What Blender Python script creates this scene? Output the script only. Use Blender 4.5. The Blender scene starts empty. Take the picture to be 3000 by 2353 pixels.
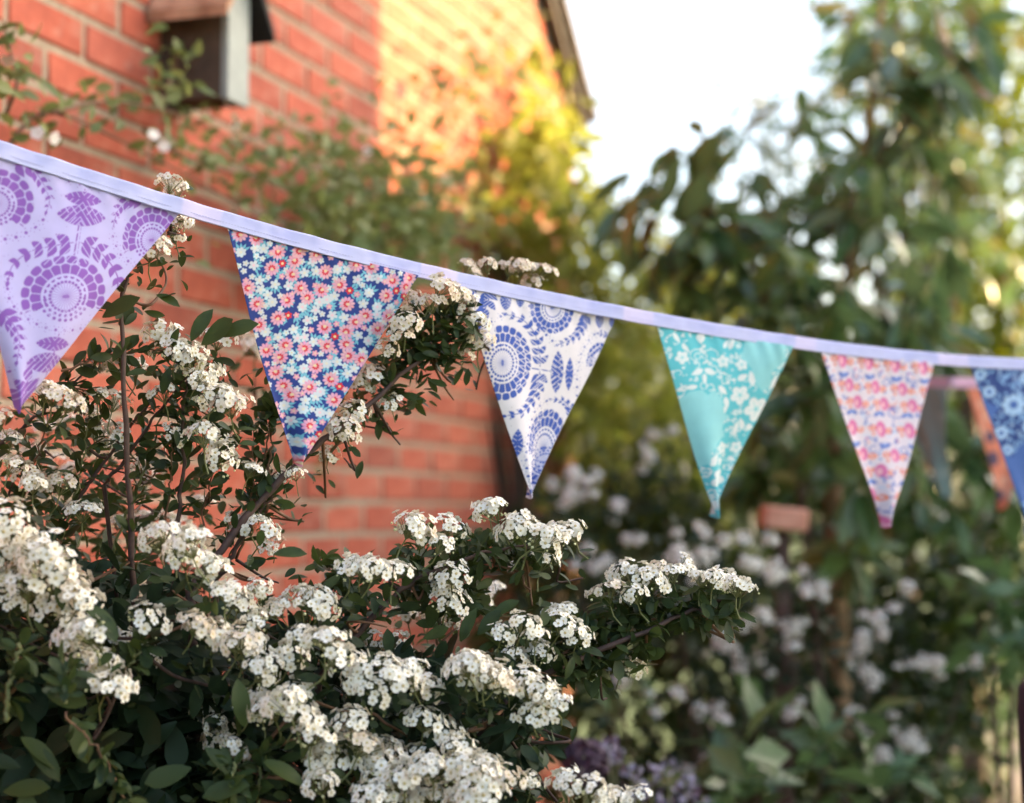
import bpy, math, random
import numpy as np
from mathutils import Vector, Matrix, Quaternion

random.seed(11)
RNG = np.random.default_rng(11)
SC = bpy.context.scene
COL = SC.collection
R = math.radians

# ------------------------------------------------------------------ camera
F = 5000.0                      # focal length in photo pixels (photo is 3000 x 2353)
CAM = np.array([0.0, 0.0, 1.55])
PITCH = math.atan(324.0 / F)
cam_d = bpy.data.cameras.new('camera')
cam = bpy.data.objects.new('camera', cam_d)
COL.objects.link(cam)
cam.location = CAM
cam.rotation_euler = (R(90) + PITCH, 0, 0)
cam_d.sensor_width = 36.0
cam_d.lens = 36.0 * F / 3000.0
cam_d.clip_start = 0.05
cam_d.clip_end = 500
cam_d.dof.use_dof = True
cam_d.dof.focus_distance = 1.86
cam_d.dof.aperture_fstop = cam_d.lens / 22.5
cam_d.dof.aperture_blades = 0
SC.camera = cam

# ------------------------------------------------------------------ sky, sun, exposure
SUN_AZ, SUN_EL = 72.0, 24.0     # degrees clockwise from the view direction (+Y), and up
world = bpy.data.worlds.new('World')
SC.world = world
world.use_nodes = True
wn = world.node_tree
sky = wn.nodes.new('ShaderNodeTexSky')
sky.sky_type = 'NISHITA'
sky.sun_disc = False
sky.sun_elevation = R(SUN_EL)
sky.sun_rotation = R(SUN_AZ)
sky.air_density = 1.0
sky.dust_density = 4.0
sky.ozone_density = 0.6
wn.links.new(sky.outputs[0], wn.nodes['Background'].inputs[0])
wn.nodes['Background'].inputs[1].default_value = 0.15
sun_d = bpy.data.lights.new('sun', 'SUN')
sun_d.energy = 4.6
sun_d.angle = R(0.4)
sun_d.color = (1.0, 0.67, 0.29)
sun = bpy.data.objects.new('sun', sun_d)
COL.objects.link(sun)
az, el = R(SUN_AZ), R(SUN_EL)
to_sun = Vector((math.sin(az) * math.cos(el), math.cos(az) * math.cos(el), math.sin(el)))
sun.rotation_euler = to_sun.to_track_quat('Z', 'Y').to_euler()
sun.location = to_sun * 20
vs = SC.view_settings
vs.view_transform = 'Standard'
vs.look = 'None'
vs.gamma = 1.0
vs.exposure = 2.25
SC.render.engine = 'CYCLES'
SC.cycles.use_denoising = True
SC.cycles.max_bounces = 8
SC.cycles.sample_clamp_indirect = 8.0

# ------------------------------------------------------------------ helpers
_f = np.array([0, math.cos(PITCH), math.sin(PITCH)])
_u = np.array([0, -math.sin(PITCH), math.cos(PITCH)])
_r = np.array([1.0, 0, 0])

def P(x, y, d):
    """the point of the place seen at photo pixel (x, y), d metres deep"""
    return CAM + _r * ((x - 1500.0) / F * d) - _u * ((y - 1176.5) / F * d) + _f * d

def unit(v):
    v = np.asarray(v, float)
    return v / (np.linalg.norm(v, axis=-1, keepdims=True) + 1e-12)

def lin(r, g, b):
    return tuple(((c / 255.0) / 12.92 if c / 255.0 <= 0.04045 else ((c / 255.0 + 0.055) / 1.055) ** 2.4) for c in (r, g, b))

BASE = {}

def empty(name, loc, label=None, cat=None, group=None, kind=None):
    o = bpy.data.objects.new(name, None)
    o.empty_display_size = 0.05
    COL.objects.link(o)
    o.location = tuple(loc)
    BASE[o] = np.array(loc, float)
    tag(o, label, cat, group, kind)
    return o

def tag(o, label=None, cat=None, group=None, kind=None):
    if label: o['label'] = label
    if cat: o['category'] = cat
    if group: o['group'] = group
    if kind: o['kind'] = kind
    return o

def make_mesh(name, parts, mats, smooth=True, colors=None, origin=None):
    """parts: list of (verts (n,3), faces (m,k) array, material index)"""
    V, loops, starts, totals, mi = [], [], [], [], []
    off = 0
    lo = 0
    for v, f, m in parts:
        v = np.asarray(v, float).reshape(-1, 3)
        V.append(v)
        fl = f if isinstance(f, list) and len(f) and isinstance(f[0], np.ndarray) else [np.asarray(f, int)]
        for ff in fl:
            if ff.size == 0: continue
            k = ff.shape[1]
            loops.append((ff + off).ravel())
            n = len(ff)
            starts.append(lo + np.arange(n) * k)
            totals.append(np.full(n, k))
            mi.append(np.full(n, m))
            lo += n * k
        off += len(v)
    V = np.concatenate(V)
    if origin is not None: V = V - np.asarray(origin)
    loops = np.concatenate(loops); starts = np.concatenate(starts); totals = np.concatenate(totals); mi = np.concatenate(mi)
    me = bpy.data.meshes.new(name)
    me.vertices.add(len(V)); me.vertices.foreach_set('co', V.ravel())
    me.loops.add(len(loops)); me.loops.foreach_set('vertex_index', loops.astype(np.int32))
    me.polygons.add(len(starts))
    me.polygons.foreach_set('loop_start', starts.astype(np.int32))
    me.polygons.foreach_set('loop_total', totals.astype(np.int32))
    me.polygons.foreach_set('material_index', mi.astype(np.int32))
    me.polygons.foreach_set('use_smooth', np.full(len(starts), bool(smooth)))
    for m in (mats if isinstance(mats, (list, tuple)) else [mats]):
        me.materials.append(m)
    if colors is not None:
        a = me.color_attributes.new('print', 'FLOAT_COLOR', 'POINT')
        c = np.ones((len(V), 4)); c[:, :3] = colors
        a.data.foreach_set('color', c.ravel())
    me.update(calc_edges=True)
    me.validate()
    return me

def build(name, parts, mats, parent=None, smooth=True, colors=None, label=None, cat=None, group=None, kind=None):
    """one mesh object; world coordinates; the object sits under its parent's base"""
    if parent is not None:
        org = BASE[parent]
    else:
        allv = np.concatenate([np.asarray(p[0], float).reshape(-1, 3) for p in parts])
        org = np.array([allv[:, 0].mean(), allv[:, 1].mean(), allv[:, 2].min()])
    me = make_mesh(name, parts, mats, smooth, colors, org)
    o = bpy.data.objects.new(name, me)
    COL.objects.link(o)
    if parent is not None:
        o.parent = parent
    else:
        o.location = tuple(org)
        BASE[o] = org
    tag(o, label, cat, group, kind)
    return o

def inst(name, me, parent, M, label=None):
    """a part that shares mesh data; M is its world matrix"""
    o = bpy.data.objects.new(name, me)
    COL.objects.link(o)
    o.parent = parent
    o.matrix_local = Matrix.Translation(-Vector(BASE[parent])) @ M
    if label: o['label'] = label
    return o

def frame(pos, xdir, zdir, s=1.0):
    x = unit(xdir); z = np.asarray(zdir, float); z = z - x * np.dot(x, z)
    if np.linalg.norm(z) < 1e-6: z = np.cross(x, [0.3, 0.5, 0.8])
    z = unit(z); y = np.cross(z, x)
    M = Matrix.Identity(4)
    for i in range(3):
        M[i][0], M[i][1], M[i][2], M[i][3] = x[i] * s, y[i] * s, z[i] * s, pos[i]
    return M

def tube(path, radii, n=6, cap=True):
    path = np.asarray(path, float)
    m = len(path)
    radii = np.full(m, radii, float) if np.isscalar(radii) else np.asarray(radii, float)
    T = unit(np.gradient(path, axis=0))
    ref = np.array([0.31, 0.22, 0.92])
    if abs(np.dot(unit(T.mean(axis=0)), unit(ref))) > 0.93: ref = np.array([0.9, 0.1, -0.3])
    A = unit(np.cross(T, ref)); B = np.cross(T, A)
    th = np.arange(n) / n * 2 * math.pi
    V = path[:, None, :] + radii[:, None, None] * (A[:, None, :] * np.cos(th)[None, :, None] + B[:, None, :] * np.sin(th)[None, :, None])
    V = V.reshape(-1, 3)
    i, j = np.meshgrid(np.arange(m - 1), np.arange(n), indexing='ij')
    a = (i * n + j).ravel(); b = (i * n + (j + 1) % n).ravel()
    Q = np.stack([a, b, b + n, a + n], 1)
    if cap:
        V = np.concatenate([V, path[:1], path[-1:]])
        k = np.arange(n)
        c0 = np.stack([np.full(n, m * n), (k + 1) % n, k], 1)
        c1 = np.stack([np.full(n, m * n + 1), (m - 1) * n + k, (m - 1) * n + (k + 1) % n], 1)
        return V, [Q, np.concatenate([c0, c1])]
    return V, [Q]

def spline(pts, n=12):
    """smooth path through the points"""
    p = np.asarray(pts, float)
    if len(p) == 2:
        t = np.linspace(0, 1, n)[:, None]
        return p[0] * (1 - t) + p[1] * t
    ext = np.concatenate([[2 * p[0] - p[1]], p, [2 * p[-1] - p[-2]]])
    out = []
    seg = len(p) - 1
    per = max(2, n // seg)
    for k in range(seg):
        a, b, c, d = ext[k:k + 4]
        t = np.linspace(0, 1, per, endpoint=(k == seg - 1))[:, None]
        out.append(0.5 * ((2 * b) + (-a + c) * t + (2 * a - 5 * b + 4 * c - d) * t ** 2 + (-a + 3 * b - 3 * c + d) * t ** 3))
    return np.concatenate(out)

def box(lo, hi, M=None):
    lo = np.asarray(lo, float); hi = np.asarray(hi, float)
    V = np.array([[(lo if not (i >> a) & 1 else hi)[a] for a in range(3)] for i in range(8)])
    Fq = np.array([[0, 2, 3, 1], [4, 5, 7, 6], [0, 1, 5, 4], [2, 6, 7, 3], [0, 4, 6, 2], [1, 3, 7, 5]])
    if M is not None: V = V @ M[:, :3].T + M[:, 3] if M.shape == (3, 4) else V @ M.T
    return V, Fq

def bevel_box(lo, hi, b):
    """box with chamfered edges: 24 verts"""
    lo = np.asarray(lo, float); hi = np.asarray(hi, float)
    V, idx = [], {}
    for i in range(8):
        s = [(i >> a) & 1 for a in range(3)]
        for ax in range(3):
            v = [0, 0, 0]
            for a in range(3):
                e = hi[a] if s[a] else lo[a]
                v[a] = e if a == ax else (e - b if s[a] else e + b)
            idx[(i, ax)] = len(V); V.append(v)
    V = np.array(V)
    quads, tris = [], []
    for ax in range(3):
        o = [a for a in range(3) if a != ax]
        for s in (0, 1):
            c = [(s << ax) | (p << o[0]) | (q << o[1]) for p, q in ((0, 0), (1, 0), (1, 1), (0, 1))]
            quads.append([idx[(k, ax)] for k in c])
    for ax in range(3):
        o = [a for a in range(3) if a != ax]
        for p in (0, 1):
            for q in (0, 1):
                i0 = (p << o[0]) | (q << o[1]); i1 = i0 | (1 << ax)
                quads.append([idx[(i0, o[0])], idx[(i1, o[0])], idx[(i1, o[1])], idx[(i0, o[1])]])
    for i in range(8):
        tris.append([idx[(i, 0)], idx[(i, 1)], idx[(i, 2)]])
    quads = np.array(quads); tris = np.array(tris)
    cen = V.mean(axis=0)
    for arr in (quads, tris):
        p0, p1, p2 = V[arr[:, 0]], V[arr[:, 1]], V[arr[:, 2]]
        nrm = np.cross(p1 - p0, p2 - p0)
        mid = V[arr].mean(axis=1) - cen
        flip = (nrm * mid).sum(1) < 0
        arr[flip] = arr[flip][:, ::-1]
    return V, [quads, tris]

# leaf template: length along +X, width along Y, upper side +Z
def leaf_t(w=0.25, curl=0.15, fold=0.25, n=5, wide=0.5, wave=0.0, twist=0.0, rnd=0.8):
    xs = np.linspace(0, 1, n + 1)
    V, Q = [], []
    for i, x in enumerate(xs):
        a = (x / wide) if x < wide else (1 - x) / (1 - wide)
        hw = w * (math.sin(min(1, max(0, a)) * math.pi / 2) ** rnd) * 0.5
        if i == 0: hw = w * 0.04
        if i == n: hw = w * 0.03
        z = -curl * x * x + wave * math.sin(x * 7)
        for s in (-1, 0, 1):
            V.append([x, s * hw, z + abs(s) * fold * hw + twist * s * hw * (x - .3)])
    for i in range(n):
        for s in (0, 1):
            a = i * 3 + s
            Q.append([a, a + 3, a + 4, a + 1])
    return np.array(V), np.array(Q)

def scatter(T, pos, xdir, zdir, size):
    """many copies of template T as one vertex/face set"""
    V0, F0 = T
    pos = np.asarray(pos, float)
    n = len(pos)
    x = unit(xdir); z = np.asarray(zdir, float)
    z = z - x * (x * z).sum(1, keepdims=True); z = unit(z)
    y = np.cross(z, x)
    B = np.stack([x, y, z], 1) * np.asarray(size, float).reshape(-1, 1, 1)
    V = np.einsum('kj,njc->nkc', V0, B) + pos[:, None, :]
    k = len(V0)
    if isinstance(F0, list):
        Fs = [(f[None] + (np.arange(n) * k)[:, None, None]).reshape(-1, f.shape[1]) for f in F0]
    else:
        Fs = [(F0[None] + (np.arange(n) * k)[:, None, None]).reshape(-1, F0.shape[1])]
    return V.reshape(-1, 3), Fs

def rnd_dirs(n, zbias=0.0, spread=1.0):
    v = RNG.normal(size=(n, 3)) * spread
    v[:, 2] += zbias
    return unit(v)

# ------------------------------------------------------------------ materials
def new_mat(name):
    m = bpy.data.materials.new(name)
    m.use_nodes = True
    nt = m.node_tree
    nt.nodes.clear()
    out = nt.nodes.new('ShaderNodeOutputMaterial')
    b = nt.nodes.new('ShaderNodeBsdfPrincipled')
    nt.links.new(b.outputs[0], out.inputs[0])
    return m, nt, b, out

def node(nt, t, **kw):
    n = nt.nodes.new(t)
    for k, v in kw.items():
        if k.startswith('i_'):
            key = k[2:]
            n.inputs[int(key) if key.isdigit() else key].default_value = v
        else: setattr(n, k, v)
    return n

def ramp(nt, fac, stops):
    r = nt.nodes.new('ShaderNodeValToRGB')
    e = r.color_ramp.elements
    while len(e) < len(stops): e.new(0.5)
    for k, (p, c) in enumerate(stops):
        e[k].position = p; e[k].color = (*c, 1)
    nt.links.new(fac, r.inputs[0])
    return r.outputs[0]

def mixc(nt, fac, a, b, mode='MIX'):
    n = nt.nodes.new('ShaderNodeMix'); n.data_type = 'RGBA'; n.blend_type = mode
    for k, v in ((0, fac), (6, a), (7, b)):
        if hasattr(v, 'is_linked'): nt.links.new(v, n.inputs[k])
        else: n.inputs[k].default_value = v if k == 0 else (*v, 1)
    return n.outputs[2]

def noise(nt, scale, detail=3.0, rough=0.55, vec=None):
    n = node(nt, 'ShaderNodeTexNoise', i_Scale=scale, i_Detail=detail, i_Roughness=rough)
    if vec is not None: nt.links.new(vec, n.inputs['Vector'])
    else:
        tc = nt.nodes.new('ShaderNodeTexCoord'); nt.links.new(tc.outputs['Object'], n.inputs['Vector'])
    return n.outputs[0]

def bump(nt, b, h, strength=0.3, dist=0.002):
    n = node(nt, 'ShaderNodeBump', i_Strength=strength, i_Distance=dist)
    nt.links.new(h, n.inputs['Height'])
    nt.links.new(n.outputs[0], b.inputs['Normal'])

def mat_simple(name, c1, c2, scale=20, rough=0.7, bumps=0.2, bdist=0.002):
    m, nt, b, _ = new_mat(name)
    f = noise(nt, scale)
    nt.links.new(ramp(nt, f, [(0.3, c1), (0.7, c2)]), b.inputs['Base Color'])
    b.inputs['Roughness'].default_value = rough
    if bumps: bump(nt, b, f, bumps, bdist)
    return m

def mat_leaf(name, stops, trans=0.3, rough=0.45, under=None, island=True, tcol=None, spec=0.4):
    """leaf: colour varies leaf by leaf, light passes through"""
    m, nt, b, out = new_mat(name)
    geo = nt.nodes.new('ShaderNodeNewGeometry')
    oi = nt.nodes.new('ShaderNodeObjectInfo')
    add = node(nt, 'ShaderNodeMath', operation='ADD')
    nt.links.new(geo.outputs['Random Per Island'], add.inputs[0]); nt.links.new(oi.outputs['Random'], add.inputs[1])
    fr = node(nt, 'ShaderNodeMath', operation='FRACT'); nt.links.new(add.outputs[0], fr.inputs[0])
    k = len(stops)
    col = ramp(nt, fr.outputs[0], [(i / max(1, k - 1), c) for i, c in enumerate(stops)])
    nz = noise(nt, 90, 2)
    col = mixc(nt, 0.35, col, ramp(nt, nz, [(0.3, tuple(c * 0.6 for c in stops[0])), (0.7, tuple(min(1, c * 1.5) for c in stops[-1]))]))
    if under:                                          # rusty felt under some leaves, pale green under the rest
        r2 = node(nt, 'ShaderNodeMath', operation='FRACT')
        m7 = node(nt, 'ShaderNodeMath', operation='MULTIPLY', i_1=7.31); nt.links.new(fr.outputs[0], m7.inputs[0]); nt.links.new(m7.outputs[0], r2.inputs[0])
        und = ramp(nt, r2.outputs[0], [(0.0, (0.07, 0.10, 0.035)), (0.74, (0.10, 0.125, 0.035)), (0.82, under), (1.0, under)])
        col = mixc(nt, geo.outputs['Backfacing'], col, und)
    nt.links.new(col, b.inputs['Base Color'])
    b.inputs['Roughness'].default_value = rough
    b.inputs['Specular IOR Level'].default_value = spec
    tr = nt.nodes.new('ShaderNodeBsdfTranslucent')
    tc = mixc(nt, 0.5, col, tcol or tuple(min(1, c * 2.2) for c in stops[-1]))
    nt.links.new(tc, tr.inputs[0])
    mx = node(nt, 'ShaderNodeMixShader', i_0=trans)
    nt.links.new(b.outputs[0], mx.inputs[1]); nt.links.new(tr.outputs[0], mx.inputs[2])
    nt.links.new(mx.outputs[0], out.inputs[0])
    return m

def mat_brick(name, per_island):
    m, nt, b, _ = new_mat(name)
    if per_island:
        g = nt.nodes.new('ShaderNodeNewGeometry'); rnd = g.outputs['Random Per Island']
    else:
        g = nt.nodes.new('ShaderNodeObjectInfo'); rnd = g.outputs['Random']
    col = ramp(nt, rnd, [(0.0, (0.17, 0.040, 0.027)), (0.12, (0.30, 0.062, 0.034)), (0.3, (0.38, 0.072, 0.036)), (0.6, (0.45, 0.098, 0.050)), (0.85, (0.50, 0.135, 0.076)), (1.0, (0.34, 0.075, 0.054))])
    f = noise(nt, 26, 5, 0.65)
    col = mixc(nt, 0.5, col, ramp(nt, f, [(0.25, (0.18, 0.04, 0.024)), (0.55, (0.43, 0.095, 0.05)), (0.8, (0.54, 0.22, 0.14))]))
    f2 = noise(nt, 6, 3)
    col = mixc(nt, node_map(nt, f2, 0.55, 0.8), col, (0.50, 0.32, 0.24))
    nt.links.new(col, b.inputs['Base Color'])
    b.inputs['Roughness'].default_value = 0.88
    bump(nt, b, noise(nt, 140, 4, 0.7), 0.5, 0.002)
    return m

def node_map(nt, v, a, b):
    n = node(nt, 'ShaderNodeMapRange', i_1=a, i_2=b)
    nt.links.new(v, n.inputs[0])
    return n.outputs[0]

def mat_print(name, rough=0.85, weave=1500.0, sheen=0.15, trans=0.12):
    m, nt, b, out = new_mat(name)
    a = node(nt, 'ShaderNodeAttribute', attribute_name='print')
    f = noise(nt, 60, 4)
    col = mixc(nt, 0.10, a.outputs['Color'], ramp(nt, f, [(0.3, (0.25, 0.25, 0.3)), (0.7, (1, 1, 1))]), 'MULTIPLY')
    nt.links.new(col, b.inputs['Base Color'])
    b.inputs['Roughness'].default_value = rough
    b.inputs['Sheen Weight'].default_value = sheen
    b.inputs['Specular IOR Level'].default_value = 0.2
    bump(nt, b, noise(nt, weave, 2, 0.5), 0.25, 0.0006)
    tr = nt.nodes.new('ShaderNodeBsdfTranslucent'); nt.links.new(col, tr.inputs[0])
    mx = node(nt, 'ShaderNodeMixShader', i_0=trans)
    nt.links.new(b.outputs[0], mx.inputs[1]); nt.links.new(tr.outputs[0], mx.inputs[2])
    nt.links.new(mx.outputs[0], out.inputs[0])
    return m

M = {}
M['brick'] = mat_brick('brick', False)
M['brick_bulk'] = mat_brick('brick_bulk', True)
M['mortar'] = mat_simple('mortar', (0.26, 0.19, 0.13), (0.38, 0.295, 0.21), 60, 0.95, 0.6, 0.003)
M['cloth'] = mat_print('printed_cotton')
M['tape'] = mat_print('cotton_tape', trans=0.1)
M['thread'] = mat_simple('thread', (0.36, 0.36, 0.58), (0.42, 0.42, 0.62), 200, 0.8, 0)
M['petal'] = mat_leaf('petal', [(0.78, 0.70, 0.53), (0.87, 0.81, 0.67), (0.91, 0.87, 0.77)], 0.24, 0.6, spec=0.2, tcol=(0.84, 0.80, 0.66))
M['petal_old'] = mat_leaf('petal_old', [(0.62, 0.47, 0.34), (0.72, 0.60, 0.46), (0.78, 0.70, 0.58)], 0.22, 0.6, spec=0.2, tcol=(0.8, 0.66, 0.5))
M['eye'] = mat_simple('flower_eye', (0.40, 0.31, 0.13), (0.54, 0.44, 0.22), 400, 0.8, 0)
M['bud'] = mat_simple('bud', (0.45, 0.46, 0.22), (0.62, 0.58, 0.34), 300, 0.7, 0)
M['stalk'] = mat_simple('stalk', (0.085, 0.10, 0.03), (0.15, 0.15, 0.05), 80, 0.6, 0.1)
M['bark'] = mat_simple('bark', (0.035, 0.017, 0.013), (0.085, 0.045, 0.032), 90, 0.75, 0.5, 0.001)
M['twig'] = mat_simple('twig', (0.10, 0.042, 0.02), (0.17, 0.085, 0.035), 90, 0.65, 0.3, 0.0006)
M['leaf_bush'] = mat_leaf('spiraea_leaf', [(0.012, 0.026, 0.012), (0.022, 0.040, 0.014), (0.060, 0.080, 0.018), (0.020, 0.036, 0.014), (0.045, 0.064, 0.014)], 0.25, 0.5, spec=.25)
M['leaf_shaded'] = mat_leaf('spiraea_shaded_leaf', [(0.008, 0.018, 0.009), (0.014, 0.027, 0.012), (0.020, 0.036, 0.013)], 0.12, 0.55, spec=.2)  # leaf colour darkened to paint in the shade deep in the spiraeas
M['leaf_mag'] = mat_leaf('magnolia_leaf', [(0.045, 0.10, 0.030), (0.09, 0.155, 0.028), (0.19, 0.22, 0.026), (0.08, 0.14, 0.06)], 0.32, 0.25, under=(0.23, 0.10, 0.028), spec=0.6)
M['leaf_rose'] = mat_leaf('rose_leaf', [(0.08, 0.14, 0.035), (0.12, 0.19, 0.05), (0.19, 0.23, 0.05), (0.13, 0.15, 0.05)], 0.4, 0.5)
M['leaf_olive'] = mat_leaf('olive_leaf', [(0.16, 0.19, 0.02), (0.26, 0.27, 0.026), (0.36, 0.28, 0.04), (0.16, 0.20, 0.04)], 0.45, 0.45)
M['leaf_yellow'] = mat_leaf('yellow_green_leaf', [(0.11, 0.15, 0.003), (0.20, 0.22, 0.003), (0.11, 0.14, 0.006)], 0.5, 0.4)
M['leaf_dark'] = mat_leaf('dark_leaf', [(0.009, 0.022, 0.005), (0.022, 0.044, 0.007), (0.055, 0.078, 0.011)], 0.25, 0.4)
M['leaf_broad'] = mat_leaf('broad_leaf', [(0.04, 0.085, 0.03), (0.06, 0.12, 0.03), (0.08, 0.14, 0.05)], 0.25, 0.35, spec=0.6)
M['trunk'] = mat_simple('trunk', (0.05, 0.03, 0.018), (0.09, 0.055, 0.032), 30, 0.85, 0.6, 0.004)
M['mag_bark'] = mat_simple('magnolia_bark', (0.20, 0.115, 0.05), (0.32, 0.20, 0.10), 30, 0.85, 0.6, 0.004)
M['soil'] = mat_simple('soil', (0.03, 0.022, 0.014), (0.07, 0.05, 0.03), 12, 0.95, 0.6, 0.02)
M['grass'] = mat_simple('grass', (0.03, 0.06, 0.015), (0.07, 0.11, 0.025), 8, 0.9, 0.5, 0.02)
M['path'] = mat_simple('path', (0.10, 0.08, 0.07), (0.16, 0.13, 0.115), 14, 0.9, 0.4, 0.01)

# ------------------------------------------------------------------ ground
def sheet(name, pts, z, mat, kind='structure'):
    V = np.array([[x, y, z] for x, y in pts])
    return build(name, [(V, np.array([list(range(len(pts)))]), 0)], mat, None, False, kind=kind)
sheet('ground', [(-200, -200), (200, -200), (200, 300), (-200, 300)], 0.0, M['grass'])
sheet('flower_bed', [(-1.4, -0.6), (1.6, -0.6), (1.9, 6.5), (0.25, 6.5)], 0.004, M['soil'])
sheet('path', [(2.45, 8.8), (3.6, 8.8), (4.1, 30), (3.1, 30)], 0.004, M['path'])

# ------------------------------------------------------------------ brick house on the left: gable wall running away from the camera
TH = math.atan(0.33)
WD = np.array([math.sin(TH), math.cos(TH), 0.0])       # along the wall, away
WN = np.array([math.cos(TH), -math.sin(TH), 0.0])      # out of the wall, towards the garden
W0 = np.array([-1.695, 0.0, 0.0])
def wall(s, h, out=0.0): return W0 + WD * s + np.array([0, 0, h]) + WN * out
S_END, S_START, EAVE, APEX_S, APEX_H = 6.10, 0.86, 2.88, 3.48, 5.02
def verge(s):
    return EAVE + (APEX_H - EAVE) * (1 - abs(s - APEX_S) / (S_END - APEX_S))
house = empty('brick_house', wall(3.48, 0), 'red brick house gable wall with pale mortar and a sloping roof verge', 'house')
DEP = 5.5
prof = [(S_START, 0), (S_END, 0), (S_END, EAVE), (APEX_S, APEX_H), (S_START, EAVE)]
Vf = np.array([wall(s, h, -0.0035) for s, h in prof] + [wall(s, h, -DEP) for s, h in prof])
build('wall', [(Vf, [np.array([[0, 1, 2, 3, 4], [9, 8, 7, 6, 5]]), np.array([[0, 5, 6, 1], [1, 6, 7, 2], [4, 9, 5, 0]])], 0)], M['mortar'], house, False)
BL, BH, MJ = 0.212, 0.063, 0.0122
variants = []
for k in range(5):
    V, Fb = bevel_box((0, -0.05, 0), (BL, 0, BH), 0.004)
    V = V + RNG.normal(size=V.shape) * 0.0009
    variants.append(make_mesh('brick', [(V, Fb, 0)], M['brick'], False))
ROT = np.stack([WD, WN, [0, 0, 1]], 1)     # local x along wall, y out, z up  (y out: front face at y=0)
cand = []
row = 0
h = 0.0
while h + BH < APEX_H:
    off = (row % 2) * (BL + MJ) / 2
    s = S_START - off + 0.07
    while s < S_END:
        a, b = max(s, S_START), min(s + BL, S_END)
        if b - a > 0.04 and h + BH < min(verge(a), verge(b)) + 0.02:
            cand.append((a, b - a, h))
        s += BL + MJ
    h += BH + MJ
    row += 1
def in_view(s, hh):
    p = wall(s, hh) - CAM
    d = p @ _f
    if d < 0.3: return None
    return 1500 + (p @ _r) / d * F, 1176.5 - (p @ _u) / d * F, d
seen, rest = [], []
for a, ln, hh in cand:
    q = in_view(a + ln / 2, hh + 0.03)
    if q and -90 < q[0] < 1700 and -60 < q[1] < 2080 and not (q[0] < 900 and q[1] > 2000):
        seen.append((q[2], a, ln, hh))
    else: rest.append((a, ln, hh))
seen.sort()
rest += [x[1:] for x in seen[298:]]
for k, (d, a, ln, hh) in enumerate(seen[:298]):
    p = wall(a, hh, RNG.normal() * 0.0012)
    Mx = Matrix.Identity(4)
    for i in range(3):
        Mx[i][0], Mx[i][1], Mx[i][2], Mx[i][3] = WD[i] * ln / BL, WN[i], (0, 0, 1)[i], p[i]
    inst('brick', variants[k % 5], house, Mx)
VV, QQ, TT = [], [], []
o = 0
for a, ln, hh in rest:
    V, Fb = bevel_box((0, -0.05, 0), (ln, 0, BH), 0.004)
    VV.append(V @ ROT.T + wall(a, hh)); QQ.append(Fb[0] + o); TT.append(Fb[1] + o); o += len(V)
build('brickwork', [(np.concatenate(VV), [np.concatenate(QQ), np.concatenate(TT)], 0)], M['brick_bulk'], house, False, kind='stuff')
# roof: two slopes of tiles with white barge boards at the verge
M['tile'] = mat_simple('roof_tile', (0.16, 0.15, 0.15), (0.26, 0.24, 0.24), 25, 0.8, 0.4)
M['barge'] = mat_simple('barge_board', (0.035, 0.03, 0.03), (0.06, 0.05, 0.05), 18, 0.6, 0.1)
for sg in (1, -1):
    e = S_END + 0.03 if sg > 0 else S_START - 0.03
    sl = (APEX_H - EAVE) / (S_END - APEX_S)
    he = EAVE - 0.03 * sl
    Vr = []
    for out in (0.075, -DEP):
        for s_, h_ in ((APEX_S, APEX_H + 0.03), (e, he + 0.03), (e, he + 0.065), (APEX_S, APEX_H + 0.065)):
            Vr.append(wall(s_, h_, out))
    Fr = np.array([[0, 1, 2, 3], [7, 6, 5, 4], [0, 4, 5, 1], [3, 2, 6, 7], [1, 5, 6, 2]])
    rf = build('roof', [(np.array(Vr), Fr, 0)], M['tile'], house, False)
    BASE[rf] = BASE[house]
    Vb = []
    for out in (0.045, 0.025):
        for s_, h_ in ((APEX_S, APEX_H - 0.03), (e, he - 0.03), (e, he + 0.028), (APEX_S, APEX_H + 0.028)):
            Vb.append(wall(s_, h_, out))
    build('barge_board', [(np.array(Vb), np.array([[0, 1, 2, 3], [7, 6, 5, 4], [0, 4, 5, 1], [3, 2, 6, 7], [1, 5, 6, 2]]), 0)], M['barge'], rf, False)

# house across the garden: out of the picture, its shadow lies over the near garden
S_EDGE = (4.16 / math.cos(TH))                        # where the shadow edge meets the gable wall
p_edge = wall(S_EDGE, 0)
X_NB = 7.0
t_off = (X_NB - p_edge[0]) / to_sun.x
edge_y = p_edge[1] + to_sun.y * t_off
nb = empty('neighbouring_house', (X_NB + 2.2, edge_y - 1.65, 0), 'rendered house beside the garden, its shadow over the near flower bed', 'house')
M['render'] = mat_simple('wall_render', (0.55, 0.50, 0.42), (0.66, 0.61, 0.53), 5, 0.9, 0.2)
M['frame'] = mat_simple('window_frame', (0.75, 0.75, 0.73), (0.8, 0.8, 0.78), 10, 0.4, 0)
M['pane'] = mat_simple('window_pane', (0.03, 0.04, 0.05), (0.05, 0.06, 0.07), 2, 0.05, 0)
x0, x1, y0, y1 = X_NB, X_NB + 4.4, edge_y - 3.6, edge_y
build('wall', [box((x0, y0, 0), (x1, y1, 6.35)) + (0,)], M['render'], nb, False)
Vr = np.array([[x0 - .2, y0 - .1, 6.3], [x1 + .2, y0 - .1, 6.3], [x1 + .2, y1 + .02, 6.3], [x0 - .2, y1 + .02, 6.3], [(x0 + x1) / 2, y0 - .1, 8.4], [(x0 + x1) / 2, y1 + .02, 8.4]])
build('roof', [(Vr, [np.array([[0, 4, 5, 3], [1, 2, 5, 4], [0, 3, 2, 1]]), np.array([[0, 1, 4], [2, 3, 5]])], 0)], M['tile'], nb, False)
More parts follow.
